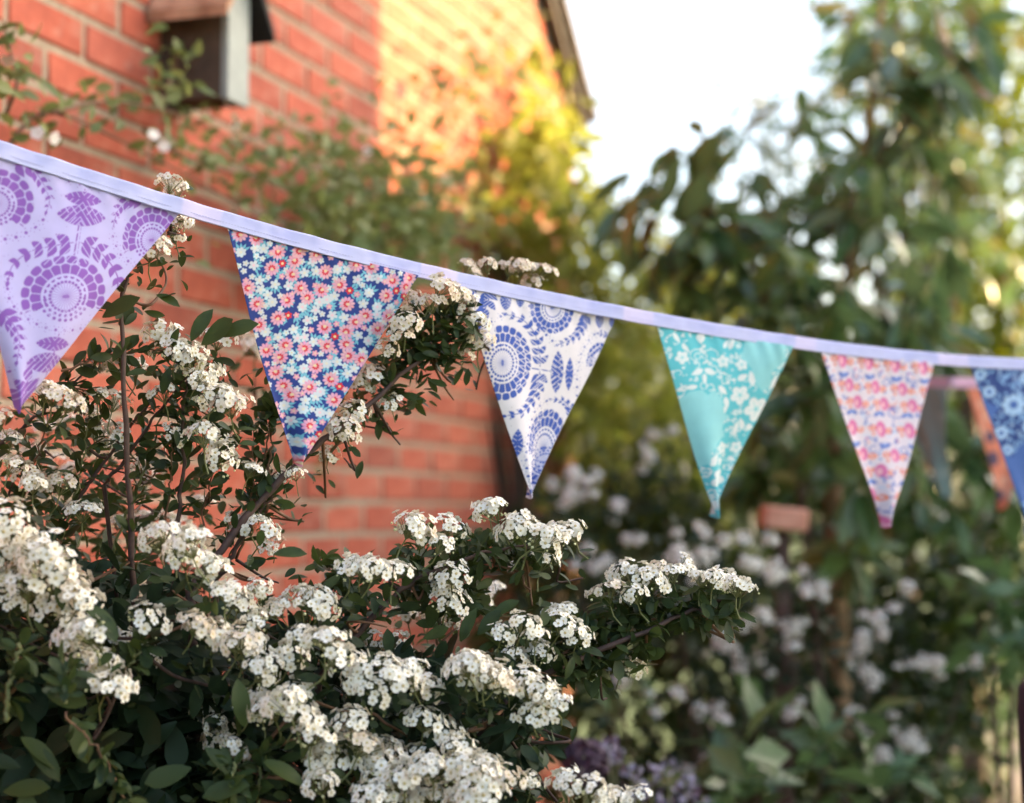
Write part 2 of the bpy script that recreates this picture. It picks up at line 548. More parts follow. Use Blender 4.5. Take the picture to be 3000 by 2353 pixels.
build('shade_block', [box((x0 + .02, y1 + .001, 0), (x1 - .5, y1 + 1.35, 5.7)) + (0,)], M['render'], nb, False)  # added out of sight, its height set to shade the lower gable wall
build('low_shade_block', [box((x0 + .04, y1 + 1.352, 0), (x1 - 1.2, y1 + 2.3, 4.1)) + (0,)], M['render'], nb, False)  # unseen lower step, added to shade the wall foot but leave shrubs sunlit
for yy in (y0 + 1.0,):
    w = build('window', [box((x0 - .03, yy, 1.0), (x0 - .005, yy + 1.3, 2.2)) + (0,)], M['frame'], nb, False)
    BASE[w] = BASE[nb]
    for q in (0.06, 0.68):
        build('pane', [box((x0 - .038, yy + q, 1.07), (x0 - .0305, yy + q + .56, 2.13)) + (0,)], M['pane'], w, False)

# ------------------------------------------------------------------ nest box on the wall
M['box_side'] = mat_simple('nest_box_side', (0.055, 0.034, 0.022), (0.11, 0.07, 0.045), 25, 0.85, 0.4)
M['box_front'] = mat_simple('nest_box_front', (0.24, 0.26, 0.24), (0.34, 0.36, 0.33), 14, 0.75, 0.3)
M['box_roof'] = mat_simple('nest_box_roof', (0.30, 0.14, 0.075), (0.56, 0.32, 0.19), 22, 0.9, 0.7, 0.006)
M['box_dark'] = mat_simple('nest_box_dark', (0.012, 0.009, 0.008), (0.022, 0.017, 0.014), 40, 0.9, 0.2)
def solve_s(px, out):
    lo, hi = 2.0, 6.0
    for _ in range(50):
        m = (lo + hi) / 2
        p = wall(m, 1.6, out) - CAM
        if 1500 + (p @ _r) / (p @ _f) * F < px: lo = m
        else: hi = m
    return lo
NO = 0.130                                              # how far the box stands out
nbs = solve_s(634, NO)
hb = 1.6
for _ in range(30):
    pp = wall(nbs, hb, NO) - CAM
    hb += ((1176.5 - (pp @ _u) / (pp @ _f) * F) - 282) / F * (pp @ _f)
nest = empty('nest_box', wall(nbs + .07, hb, 0), 'small wooden nest box with pale grey front and bark roof on the brick wall', 'nest box')
def wbox(s0, s1, h0, h1, o0, o1):
    V, Q = box((s0, o0, h0), (s1, o1, h1))
    return V @ ROT.T + W0, Q[:, ::-1], 0
L = 0.085
build('side', [wbox(nbs, nbs + .012, hb, hb + .20, .022, NO)], M['box_side'], nest, False)
build('side', [wbox(nbs + L - .012, nbs + L, hb, hb + .20, .022, NO)], M['box_side'], nest, False)
fr = build('front', [wbox(nbs + .001, nbs + L - .001, hb - .004, hb + .27, NO + .0005, NO + .014)], M['box_front'], nest, False)
BASE[fr] = BASE[nest]
build('back', [wbox(nbs + .002, nbs + L - .002, hb - .012, hb + .16, .003, .021)], M['box_side'], nest, False)
build('floor', [wbox(nbs + .0125, nbs + L - .0125, hb + .005, hb + .018, .0225, NO - .001)], M['box_side'], nest, False)
hc = wall(nbs + L / 2, hb + .215, NO + .0145)
th = np.linspace(0, 2 * math.pi, 20, endpoint=False)
ring = hc + 0.016 * (np.cos(th)[:, None] * WD + np.sin(th)[:, None] * np.array([0, 0, 1]))
build('entrance_hole', [(ring, np.array([list(range(20))]), 0)], M['box_dark'], fr, False)
# roof boards: one slope towards the camera, one away
hr = hb + 0.124
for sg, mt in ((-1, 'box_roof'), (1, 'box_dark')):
    sA = nbs + L / 2
    sB = sA + sg * (L / 2 + 0.055)
    hA, hB = hr + 0.135, hr + 0.01
    V = []
    for o_ in (0.005, NO + .04):
        for ss, hh in ((sA, hA), (sB, hB), (sB, hB + .022), (sA, hA + .026)):
            V.append(wall(ss, hh, o_))
    build('roof_board', [(np.array(V), np.array([[0, 1, 2, 3], [7, 6, 5, 4], [0, 4, 5, 1], [3, 2, 6, 7], [1, 5, 6, 2], [0, 3, 7, 4]]), 0)], M[mt], nest, False)

# ------------------------------------------------------------------ bunting
def DZ(x):                                             # depth of the bunting line at photo column x
    return 2.035 / (1 - 0.73 * (x - 1500.0) / F)
top_pts = [(-300, 322), (-150, 367), (0, 413), (160, 461), (321, 510), (551, 588), (780, 657), (964, 702), (1250, 774), (1557, 838), (1900, 917), (2157, 957), (2450, 1000), (2566, 1013), (2833, 1043), (3000, 1050), (3150, 1052), (3300, 1050)]
_tp = np.array(top_pts, float)
_pf = np.polyfit((_tp[:, 0] - 1500) / 1500, _tp[:, 1], 6)
def topy(x): return np.polyval(_pf, (np.asarray(x, float) - 1500) / 1500)
STR_N = unit(np.array([0.73, -1.0, 0.0]))              # face of the bunting towards the camera side
STR_D = unit(np.array([1.0, 0.73, 0.0]))
TAPE_W = 0.0175
bunting = empty('bunting', P(1500, float(topy(1500)), DZ(1500)), 'string of patterned triangular cotton flags on lavender tape in front of the flowers', 'bunting')

class Print:
    """a printed pattern evaluated at the points of a cloth"""
    def __init__(self, xy, base, aa):
        self.xy = xy; self.c = np.tile(np.array(base, float), (len(xy), 1)); self.aa = aa
    def put(self, d, col, idx=None, op=1.0):
        """d: signed distance, negative inside"""
        m = np.clip(0.5 - d / (2 * self.aa), 0, 1)[:, None] * op
        if idx is None: self.c = self.c * (1 - m) + np.array(col) * m
        else: self.c[idx] = self.c[idx] * (1 - m) + np.array(col) * m
    def near(self, x, y, r):
        return np.nonzero((np.abs(self.xy[:, 0] - x) < r) & (np.abs(self.xy[:, 1] - y) < r))[0]
    def local(self, idx, x, y, ang):
        d = self.xy[idx] - np.array([x, y])
        c, s = math.cos(ang), math.sin(ang)
        return d[:, 0] * c + d[:, 1] * s, -d[:, 0] * s + d[:, 1] * c
    def dot(self, x, y, r, col, op=1.0):
        i = self.near(x, y, r + 3 * self.aa)
        if len(i): self.put(np.hypot(self.xy[i, 0] - x, self.xy[i, 1] - y) - r, col, i, op)
    def ell(self, x, y, a, b, ang, col, op=1.0):
        i = self.near(x, y, max(a, b) + 3 * self.aa)
        if len(i):
            u, v = self.local(i, x, y, ang)
            self.put((np.sqrt((u / a) ** 2 + (v / b) ** 2) - 1) * min(a, b), col, i, op)
    def leaf(self, x, y, l, w, ang, col, op=1.0):
        """pointed leaf starting at x, y and growing along ang"""
        i = self.near(x + math.cos(ang) * l / 2, y + math.sin(ang) * l / 2, l * 0.7 + 3 * self.aa)
        if len(i):
            u, v = self.local(i, x, y, ang)
            t = np.clip(u / l, 0, 1)
            hw = w * 0.5 * np.sin(t ** 0.75 * math.pi)
            d = np.maximum(np.abs(v) - hw, np.maximum(-u, u - l))
            self.put(d, col, i, op)
    def line(self, x0, y0, x1, y1, w, col, op=1.0):
        l = math.hypot(x1 - x0, y1 - y0)
        i = self.near((x0 + x1) / 2, (y0 + y1) / 2, l / 2 + w + 3 * self.aa)
        if len(i):
            u, v = self.local(i, x0, y0, math.atan2(y1 - y0, x1 - x0))
            uc = np.clip(u, 0, l)
            self.put(np.hypot(u - uc, v) - w / 2, col, i, op)
    def arc(self, x, y, r, w, a0, a1, col, op=1.0):
        i = self.near(x, y, r + w + 3 * self.aa)
        if len(i):
            d = self.xy[i] - np.array([x, y])
            rr = np.hypot(d[:, 0], d[:, 1]); th = (np.arctan2(d[:, 1], d[:, 0]) - a0) % (2 * math.pi)
            m = np.abs(rr - r) - w / 2
            m = np.where(th <= (a1 - a0), m, 99)
            self.put(m, col, i, op)
    def poly(self, pts, col, op=1.0):
        x, y = self.xy[:, 0], self.xy[:, 1]
        ins = np.zeros(len(x), bool)
        n = len(pts)
        for k in range(n):
            x0, y0 = pts[k]; x1, y1 = pts[(k + 1) % n]
            if y0 == y1: continue
            c = ((y0 > y) != (y1 > y)) & (x < (x1 - x0) * (y - y0) / (y1 - y0) + x0)
            ins ^= c
        m = ins[:, None] * op
        self.c = self.c * (1 - m) + np.array(col) * m
        return ins
    # motifs of the folk print
    def medallion(self, x, y, rx, ry, up, col, bg, petals=13, span=118):
        i = self.near(x, y, max(rx, ry) * 1.05)
        if not len(i): return
        u, v = self.local(i, x, y, up)                 # u runs along the fan's axis
        c, s = abs(math.cos(up)), abs(math.sin(up))
        ru = rx * c + ry * s; rv = ry * c + rx * s
        u = u / ru; v = v / rv
        r = np.hypot(u, v); th = np.degrees(np.arctan2(v, u))
        a = self.aa / max(rx, ry)
        sc = max(rx, ry)
        def put(d, op=1.0): self.put(d * sc, col, i, op)
        # spokes, centre
        k = 26
        ph = (th / 360 * k) % 1
        put(np.maximum((np.abs(ph - .5) / k * 6.28 * r) - 0.006, np.maximum(r - .33, .05 - r)), 0.75)
        put(np.hypot(u / 1.0, v / 1.9) - 0.045, 0.9)
        # dot rings
        def ring(rad, n, size, lo, hi):
            for q in range(n):
                ang = q / n * 360 - 180
                if lo <= abs(ang) <= hi:
                    put(np.hypot(u - rad * math.cos(R(ang)), v - rad * math.sin(R(ang))) - size)
        ring(.36, 26, .036, 0, 180)
        ring(.47, 22, .040, 95, 180); ring(.58, 26, .042, 110, 180)
        # scallops
        w = 2 * span / petals
        q = np.round(th / w)
        inside = np.abs(th) < span * 0.98
        dth = np.radians(th - q * w)
        sc_d = np.hypot(r - .50, dth * .50) - .055
        put(np.where(inside & (r < .50), sc_d, 9))
        # inner ring of petals
        pw = R(w) / 2
        d1 = np.maximum(np.maximum(.56 - r, r - .80 + (dth / pw) ** 2 * .05), np.abs(dth) * r - (pw * r - .011))
        put(np.where(inside, d1, 9))
        # outer petals, offset by half
        q2 = np.round(th / w - .5) + .5
        dt2 = np.radians(th - q2 * w)
        d2 = (((np.abs(r - .905) / .095) ** 3 + (np.abs(dt2) * r / (pw * .80 * r + .01)) ** 3) ** (1 / 3) - 1) * .09
        put(np.where(np.abs(th) < span * 0.95, d2, 9))
    def garland(self, pts, n, l0, l1, col, w=0.5):
        p = spline(np.array([[a, b, 0] for a, b in pts], float), 40)[:, :2]
        seg = np.concatenate([[0], np.cumsum(np.hypot(*np.diff(p, axis=0).T))])
        for k in range(n):
            t = (k + 0.3) / n * seg[-1]
            x = np.interp(t, seg, p[:, 0]); y = np.interp(t, seg, p[:, 1])
            x2 = np.interp(t + 3, seg, p[:, 0]); y2 = np.interp(t + 3, seg, p[:, 1])
            g = math.atan2(y2 - y, x2 - x)
            l = l0 + (l1 - l0) * k / max(1, n - 1)
            for sgn in (-1, 1):
                self.leaf(x, y, l, l * w, g + sgn * 0.78, col)
        for a, b in zip(p[:-1], p[1:]):
            self.line(a[0], a[1], b[0], b[1], l1 * 0.12, col)
        g = math.atan2(p[-1, 1] - p[-4, 1], p[-1, 0] - p[-4, 0])
        self.leaf(p[-1, 0], p[-1, 1], l1, l1 * w, g, col)
    def spray(self, x, y, l, w, ang, col, bg):
        """lens shaped leaf with pale veins, centred at x, y"""
        i = self.near(x, y, l)
        if not len(i): return
        u, v = self.local(i, x, y, ang)
        hw = w * .5 * np.clip(1 - (np.abs(u) / (l * .5)) ** 2, 0, 1) ** .8
        self.put(np.maximum(np.abs(v) - hw, np.abs(u) - l * .5), col, i)
        ph = ((np.abs(u) - np.abs(v) * .8) / (l * .16)) % 1
        self.put(np.maximum((np.abs(ph - .5) * l * .16) - l * .012, .08 * w - np.abs(v)), bg, i)
    def dots(self, pts, r, col, small=True):
        p = spline(np.array([[a, b, 0] for a, b in pts], float), 50)[:, :2]
        seg = np.concatenate([[0], np.cumsum(np.hypot(*np.diff(p, axis=0).T))])
        n = max(2, int(seg[-1] / (r * 6)))
        for k in range(n + 1):
            t = k / n * seg[-1]
            x = np.interp(t, seg, p[:, 0]); y = np.interp(t, seg, p[:, 1])
            self.dot(x, y, r, col)
            if small:
                for q in range(5):
                    a = q * 1.3 + k
                    self.dot(x + math.cos(a) * r * 2.6, y + math.sin(a) * r * 2.6, r * .32, col, .8)

def paint_purple(xy, aa):
    z = np.stack([xy[:, 0] * 2.01, (xy[:, 1] - 400) * 2.01], 1)
    bg = (0.53, 0.475, 0.79); c = (0.27, 0.115, 0.47)
    p = Print(z, bg, aa * 2.01)
    U = -math.pi / 2
    p.dots([(30, 830), (30, 930), (80, 1015), (180, 1095), (290, 1140), (430, 1150), (520, 1130)], 9, c)
    p.dots([(640, 590), (690, 690), (740, 740), (800, 770)], 9, c)
    p.dots([(20, 595), (80, 585), (190, 530), (230, 485)], 10, c)
    p.dots([(380, 255), (440, 275), (500, 290), (560, 300)], 8, c)
    p.dots([(-60, 1290), (0, 1340), (45, 1375)], 9, c)
    p.medallion(355, 945, 256, 246, U, c, bg)
    p.medallion(-30, 390, 210, 205, U, c, bg, span=140)
    p.medallion(885, 615, 182, 205, U, c, bg)
    p.medallion(-270, 830, 210, 205, U, c, bg)
    p.garland([(400, 622), (290, 640), (160, 670), (60, 750), (30, 840)], 6, 96, 40, c, .6)
    p.garland([(440, 622), (540, 670), (620, 740), (680, 830), (690, 900)], 5, 96, 60, c, .6)
    p.garland([(60, 160), (170, 190), (235, 280), (265, 370), (250, 430)], 7, 85, 32, c)
    p.garland([(830, 350), (740, 370), (670, 430), (645, 520)], 6, 85, 30, c)
    p.garland([(-20, 1010), (50, 1090), (90, 1190), (75, 1310)], 6, 90, 38, c)
    p.garland([(140, 1610), (140, 1560), (142, 1440)], 2, 160, 110, c, .55)
    p.line(405, 695, 468, 305, 9, c); p.line(425, 690, 478, 310, 3, c)
    p.spray(450, 462, 290, 125, 0.12, c, bg); p.spray(460, 360, 220, 85, 0.16, c, bg)
    p.line(262, 1425, 318, 1170, 9, c)
    p.spray(250, 1335, 240, 120, 0.05, c, bg); p.spray(290, 1225, 210, 85, 0.12, c, bg)
    p.dot(105, 1605, 36, c)
    for k in range(150):
        p.dot(RNG.uniform(-100, 1000), RNG.uniform(180, 1500), 2.6, c, .5)
    return p.c

def paint_blue(xy, aa):
    z = np.stack([(xy[:, 0] - 1250) * 2.277, (xy[:, 1] - 750) * 2.277], 1)
    bg = (0.76, 0.71, 0.75); c = (0.06, 0.11, 0.42)
    p = Print(z, bg, aa * 2.277)
    for pts in ([(480, 398), (440, 415), (405, 452), (385, 500)], [(665, 330), (685, 385), (715, 440), (750, 485), (785, 530), (820, 565)],
                [(1180, 500), (1130, 527), (1050, 620), (1015, 720), (1005, 830), (1010, 940)],
                [(805, 970), (765, 995), (730, 1030), (680, 1125), (650, 1235), (638, 1350), (655, 1465), (680, 1515), (705, 1560)], [(640, 1560), (668, 1577), (690, 1590)]):
        p.dots(pts, 9, c)
    p.medallion(490, 705, 192, 248, 0.0, c, bg, 15, 112)
    p.medallion(822, 345, 152, 172, math.pi / 2, c, bg, 13, 112)
    p.medallion(800, 1290, 118, 256, -math.pi / 2 + .1, c, bg, 13, 105)
    p.medallion(1165, 730, 100, 148, -math.pi / 2, c, bg, 11, 100)
    p.medallion(815, 1390, 120, 130, math.pi * .72, c, bg, 12, 60)
    p.medallion(230, 230, 90, 95, 0.2, c, bg, 10, 110)
    p.garland([(745, 735), (740, 660), (715, 550), (690, 495), (620, 420), (525, 388)], 7, 78, 40, c, .55)
    p.garland([(745, 770), (738, 850), (700, 950), (620, 1030), (525, 1055)], 7, 85, 40, c, .55)
    p.garland([(1075, 385), (1050, 450), (985, 540), (865, 590)], 7, 72, 34, c, .55)
    p.garland([(395, 225), (400, 300), (370, 370), (350, 440)], 4, 85, 60, c, .55)
    p.garland([(985, 1090), (970, 1030), (920, 975), (845, 962)], 5, 60, 30, c, .55)
    p.garland([(1260, 545), (1215, 530), (1165, 522)], 3, 42, 28, c, .55)
    p.line(690, 746, 986, 800, 8, c)
    p.spray(862, 776, 290, 86, math.pi / 2, c, bg); p.spray(947, 792, 225, 56, math.pi / 2, c, bg)
    p.spray(513, 290, 140, 70, math.pi / 2, c, bg); p.spray(607, 290, 100, 50, math.pi / 2, c, bg)
    p.spray(1170, 425, 120, 62, math.pi / 2, c, bg); p.spray(1255, 440, 90, 46, math.pi / 2, c, bg)
    p.line(560, 1243, 628, 1262, 8, c); p.spray(588, 1240, 190, 62, math.pi / 2, c, bg)
    p.ell(668, 1574, 10, 22, .2, c)
    for k in range(260):
        p.dot(RNG.uniform(250, 1280), RNG.uniform(230, 1600), 2.8, (0.3, 0.28, 0.3), .6)
    return p.c

def paint_floral(xy, aa):
    z = np.stack([(xy[:, 0] - 600) * 2.134, (xy[:, 1] - 600) * 2.134], 1)
    navy = (0.030, 0.055, 0.24); cy = (0.19, 0.48, 0.60); pk = (0.76, 0.36, 0.46); wh = (0.62, 0.65, 0.69); red = (0.66, 0.035, 0.05); cr = (0.78, 0.62, 0.36)
    p = Print(z, navy, aa * 2.134)
    PK = [(205,180),(305,205),(440,290),(570,285),(675,305),(545,345),(405,390),(740,415),(535,430),(925,370),(1020,385),(1265,460),(1150,475),(590,515),(720,530),(830,500),(635,575),(510,590),(330,610),(1240,515),(1110,570),(875,620),(460,700),(985,695),(925,735),(745,765),(1060,780),(870,795),(350,740),(510,870),(625,895),(480,945),(870,875),(880,950),(760,885),(955,975),(460,1040),(690,1010),(775,1095),(505,1125),(650,1140),(545,1185),(785,1225),(400,900),(635,1380),(650,1490),(575,1605),(270,510),(1130,700)]
    RD = [(470,360),(890,535),(520,685),(1175,540),(805,825),(820,1140),(690,1435),(1230,575)]
    WH = [(215,290),(300,265),(350,270),(295,370),(335,465),(430,490),(515,500),(610,420),(680,410),(655,350),(810,400),(875,400),(935,465),(1010,450),(1060,460),(1005,550),(345,520),(390,555),(420,600),(605,635),(690,655),(710,605),(755,590),(800,570),(790,690),(860,705),(1055,640),(970,620),(1140,650),(1055,690),(640,720),(555,775),(390,785),(465,820),(580,830),(625,825),(680,855),(940,820),(1000,855),(595,945),(620,1020),(545,1030),(755,995),(815,985),(870,1060),(910,1030),(965,925),(615,1100),(680,1200),(710,1170),(620,1220),(510,1250),(605,1275),(700,1300),(545,1345),(570,1480),(755,1310),(1095,735),(1020,790)]
    SP = [(395,295),(470,440),(830,365),(1100,480),(570,685),(935,560),(815,745),(410,830),(720,855),(775,955),(1180,615),(475,235),(850,1160),(710,1360),(605,1470),(680,500),(770,635)]
    rr = random.Random(4)
    for (x, y) in PK + WH + RD + SP:
        n = rr.choice((4, 5, 6))
        a0 = rr.uniform(0, 6.28)
        for k in range(n):
            a = a0 + k * 0.5
            r0 = 14 if (x, y) in SP else 24
            p.leaf(x + math.cos(a) * r0, y + math.sin(a) * r0, rr.uniform(26, 40), 15, a, cy)
    for k in range(40):
        p.leaf(rr.uniform(100, 1330), rr.uniform(140, 1620), rr.uniform(28, 44), 12, rr.uniform(0, 6.28), cy)
    for x, y in WH:
        a0 = rr.uniform(0, 6.28); n = rr.choice((5, 5, 7))
        for k in range(n):
            a = a0 + k * 2 * math.pi / n
            p.ell(x + math.cos(a) * 18, y + math.sin(a) * 18, 14, 10.5, a, wh if rr.random() < .85 else (0.62, .72, .76))
        p.dot(x, y, 9, (0.74, 0.68, 0.56) if rr.random() < .6 else (0.8, .55, .6))
    allp = PK + WH + RD + SP
    fill = []
    for k in range(900):
        x, y = rr.uniform(110, 1340), rr.uniform(140, 1620)
        if all(math.hypot(x - a, y - b) > 46 for a, b in allp) and all(math.hypot(x - a, y - b) > 34 for a, b in fill): fill.append((x, y))
    for x, y in fill:
        pc_ = rr.choice((wh, wh, pk, (0.62, .72, .76)))
        for k in range(5):
            a = k * 1.257 + x
            p.ell(x + math.cos(a) * 11, y + math.sin(a) * 11, 9, 7, a, pc_)
        p.dot(x, y, 5, cr)
    for x, y in SP:
        for k in range(5):
            a = k * 1.257 + x
            p.ell(x + math.cos(a) * 11, y + math.sin(a) * 11, 9, 7, a, pk)
        p.dot(x, y, 5, cr)
    for x, y in RD:
        for k in range(6):
            a = k * 1.047 + x
            p.ell(x + math.cos(a) * 14, y + math.sin(a) * 14, 11, 8, a, red)
        p.dot(x, y, 8, cr)
    for x, y in PK:
        a0 = rr.uniform(0, 6.28)
        sp = 11
        for k in range(sp):
            a = a0 + k * 2 * math.pi / sp
            p.ell(x + math.cos(a) * 33, y + math.sin(a) * 33, 14, 9, a, (pk[0], pk[1] * rr.uniform(.9, 1.25), pk[2] * rr.uniform(.9, 1.2)))
        p.dot(x, y, 24, (0.72, 0.34, 0.42))
        for k in range(6):
            a = a0 + k * 0.72
            p.ell(x + math.cos(a) * 15, y + math.sin(a) * 15, 7, 5.5, a, red)
        p.ell(x - math.cos(a0 + 1.8) * 6, y - math.sin(a0 + 1.8) * 6, 10, 8, 0, cr)
    return p.c

def paint_teal(xy, aa):
    z = np.stack([(xy[:, 0] - 1850) * 2.44, (xy[:, 1] - 900) * 2.44], 1)
    plain = (0.27, 0.60, 0.64); dark = (0.115, 0.49, 0.565); wh = (0.70, 0.73, 0.73); pale = (0.38, 0.62, 0.66)
    p = Print(z, plain, aa * 2.44)
    lace = [(150, 100), (795, 225), (775, 320), (745, 335), (800, 400), (830, 440), (870, 560), (925, 612), (985, 560), (975, 480), (1010, 440), (1070, 400), (1060, 310), (1150, 290), (1130, 420), (660, 1500), (560, 1540), (470, 1140), (545, 1110), (545, 1045), (590, 985), (640, 935), (670, 925), (640, 870), (650, 810), (700, 780), (650, 760), (625, 650), (560, 585), (520, 625), (480, 585), (400, 595), (345, 650), (300, 640), (150, 180)]
    ins = p.poly(lace, dark)
    keep = p.c.copy()
    rr = random.Random(9)
    # fine filling: leaflets, dots, small flowers
    for k in range(900):
        x, y = rr.uniform(160, 1130), rr.uniform(120, 1520)
        t = rr.random()
        if t < .55: p.leaf(x, y, rr.uniform(24, 44), rr.uniform(9, 16), rr.uniform(0, 6.28), wh if t < .48 else dark)
        elif t < .72: p.dot(x, y, rr.uniform(4, 7), wh, .9)
        else: p.arc(x, y, rr.uniform(12, 26), 6.5, rr.uniform(0, 6), rr.uniform(7, 9), wh if t < .9 else dark)
    def flower(x, y, r, n=5):
        p.dot(x, y, r * 1.12, dark)
        a0 = rr.uniform(0, 6)
        for k in range(n):
            a = a0 + k * 2 * math.pi / n
            p.ell(x + math.cos(a) * r * .58, y + math.sin(a) * r * .58, r * .42, r * .37, a, wh)
        for k in range(n):
            a = a0 + k * 2 * math.pi / n
            p.line(x + math.cos(a) * r * .25, y + math.sin(a) * r * .25, x + math.cos(a) * r * .62, y + math.sin(a) * r * .62, r * .05, plain)
        p.dot(x, y, r * .2, plain)
    def curl(x, y, r, a0, sg=1, w=6):
        for k in range(18):
            t0, t1 = k / 18, (k + 1) / 18
            pts = []
            for t in (t0, t1):
                a = a0 + sg * t * 5.2; q = r * (1 - .8 * t)
                pts.append((x + math.cos(a) * q, y + math.sin(a) * q))
            p.line(*pts[0], *pts[1], w * (1 - .4 * t0), wh)
    for x, y, r, a, s in ((300, 240, 60, 3.4, 1), (560, 350, 62, 3.6, 1), (440, 350, 62, 5.8, -1), (740, 275, 38, 4, 1), (1080, 330, 34, 4, 1), (340, 590, 48, 2.6, -1), (640, 520, 46, 5, 1), (700, 860, 66, 3.2, 1), (770, 870, 40, 4, 1), (530, 1190, 44, 4.2, 1), (735, 1140, 34, 2, -1), (850, 590, 40, 3, 1), (950, 600, 34, 0, -1), (330, 470, 40, 2.2, 1), (570, 1320, 26, 2.2, 1)):
        curl(x, y, r, a, s)
    for x, y, l, w, a in ((290, 180, 90, 34, 1.0), (350, 260, 80, 30, .9), (640, 290, 70, 30, -1.0), (680, 300, 90, 36, -1.2), (480, 180, 80, 60, 1.57), (400, 560, 90, 40, 2.8), (450, 560, 90, 34, 3.0), (600, 560, 90, 40, .8), (650, 640, 90, 40, 1.3), (660, 700, 70, 30, 1.8), (735, 520, 80, 46, -.5), (845, 560, 110, 52, -1.8), (985, 590, 120, 40, -1.2), (800, 880, 90, 46, -1.9), (740, 920, 110, 40, -1.4), (820, 860, 60, 50, .2), (545, 1130, 110, 56, -1.0), (660, 1130, 70, 56, -2.2), (720, 1080, 60, 34, .5), (560, 1450, 90, 50, -1.2), (640, 1420, 70, 34, -2.4), (500, 440, 90, 44, .4), (490, 440, 90, 44, 2.7), (500, 470, 80, 30, 1.57), (1040, 440, 60, 26, -.9), (560, 1210, 50, 30, -1.9)):
        p.leaf(x, y, l * 1.08, w * 1.25, a, dark); p.leaf(x, y, l, w, a, wh)
    for x, y, r in ((350, 355, 48), (632, 385, 46), (540, 400, 16), (265, 298, 18), (275, 335, 14), (740, 275, 17), (695, 352, 17), (690, 388, 15), (762, 410, 44), (755, 630, 70), (885, 735, 92), (735, 755, 24), (765, 750, 20), (650, 1010, 48), (770, 1010, 46), (708, 1000, 14), (628, 1230, 78), (608, 1360, 20), (640, 1362, 18), (560, 1355, 24), (440, 390, 16), (680, 880, 14), (1035, 430, 22), (670, 1320, 14)):
        flower(x, y, r)
    p.c = np.where(ins[:, None], p.c, keep)
    return p.c

def paint_pink(xy, aa):
    z = np.stack([(xy[:, 0] - 2300) * 2.627, (xy[:, 1] - 950) * 2.627], 1)
    bg = (0.70, 0.60, 0.66); pk = (0.66, 0.17, 0.36); og = (0.78, 0.22, 0.12); bl = (0.10, 0.17, 0.50); gr = (0.52, 0.58, 0.72)
    p = Print(z, bg, aa * 2.627)
    rr = random.Random(3)
    for k in range(120):
        p.ell(rr.uniform(260, 1150), rr.uniform(220, 1560), rr.uniform(14, 30), rr.uniform(8, 14), rr.uniform(0, 3), gr, .7)
    for row, (y0, kind) in enumerate([(270, 0), (375, 1), (455, 2), (580, 2), (665, 3), (775, 0), (895, 1), (975, 2), (1095, 2), (1190, 3), (1290, 0), (1400, 1), (1480, 2), (1560, 2)]):
        for c in range(-2, 6):
            x = 430 + c * 205 + (0, 15, 60, 130, 90, 100, 125, 190, 100, 45, 55, 75, 110, 160)[row]
            y = y0 + (x - 430) * 0.10
            if kind in (0, 2):
                a, b = (52, 34) if kind == 2 else (62, 36)
                p.ell(x, y, b * 1.2, a * 1.15, -.15, bg); p.ell(x, y, b, a, -.15, pk); p.ell(x - 8, y + 8, b * .45, a * .5, 0, (0.80, .42, .48))
                for sg in (-1, 1):
                    p.arc(x + sg * 60, y + sg * 14 + 4, 17, 15, rr.uniform(0, 6), rr.uniform(10, 11), og)
                    p.dot(x + sg * 60, y + sg * 14 + 4, 4, bg)
                for sg in (-1, 1):
                    p.leaf(x - 45, y + 35 + sg * 12, 30, 14, 3 + sg, og)
            else:
                p.arc(x, y - (18 if kind == 1 else -18), 32, 26, 0.15 if kind == 1 else 3.3, 3.0 if kind == 1 else 6.1, bl)
                p.leaf(x, y - 20, 34, 18, 1.57, (0.3, .4, .7))
                p.arc(x + 100, y - 10, 28, 9, rr.uniform(0, 3), rr.uniform(4, 6), bl); p.arc(x + 130, y + 50, 24, 8, rr.uniform(0, 3), rr.uniform(4, 6), bl)
                p.dot(x + 85, y - 35, 10, pk, .8)
            for q in range(4):
                p.ell(x + rr.uniform(60, 150), y + rr.uniform(-45, 45), 11, 8, rr.uniform(0, 3), bl, .85)
            p.dot(x + rr.uniform(80, 130), y + rr.uniform(-40, 40), 8, og, .8)
    return p.c

def paint_denim(xy, aa):
    z = np.stack([(xy[:, 0] - 2700) * 2.847, (xy[:, 1] - 950) * 2.847], 1)
    base = (0.062, 0.13, 0.37); dk = (0.026, 0.055, 0.20); lt = (0.21, 0.37, 0.62); wh = (0.36, 0.51, 0.71)
    p = Print(z, base, aa * 2.847)
    rr = random.Random(8)
    lace = [(380, 340), (1300, 350), (1100, 900), (900, 1000), (860, 940), (800, 1000), (740, 1100), (690, 1090), (560, 800), (640, 690), (540, 640), (500, 600)]
    ins = p.poly(lace, dk); keep = p.c.copy()
    for k in range(330):
        x, y = rr.uniform(400, 1250), rr.uniform(340, 1100)
        t = rr.random()
        if t < .5: p.leaf(x, y, rr.uniform(30, 60), rr.uniform(16, 26), rr.uniform(0, 6.28), lt)
        elif t < .8: p.dot(x, y, rr.uniform(8, 16), wh, .7)
        else: p.arc(x, y, rr.uniform(16, 34), 9, rr.uniform(0, 6), rr.uniform(7, 9), lt)
    for x, y, r in ((740, 670, 95), (560, 560, 55), (650, 900, 60), (960, 560, 90), (490, 420, 50), (700, 1040, 45), (850, 450, 55), (1080, 760, 80), (860, 850, 60)):
        for k in range(8):
            a = k * .785
            p.ell(x + math.cos(a) * r * .6, y + math.sin(a) * r * .6, r * .36, r * .26, a, wh)
        p.dot(x, y, r * .35, base)
    p.c = np.where(ins[:, None], p.c, keep)
    for x, y in ((830, 1500), (860, 1540), (900, 1480), (960, 1560), (920, 1640), (1000, 1500)):
        p.ell(x, y, 24, 14, x, lt)
    return p.c

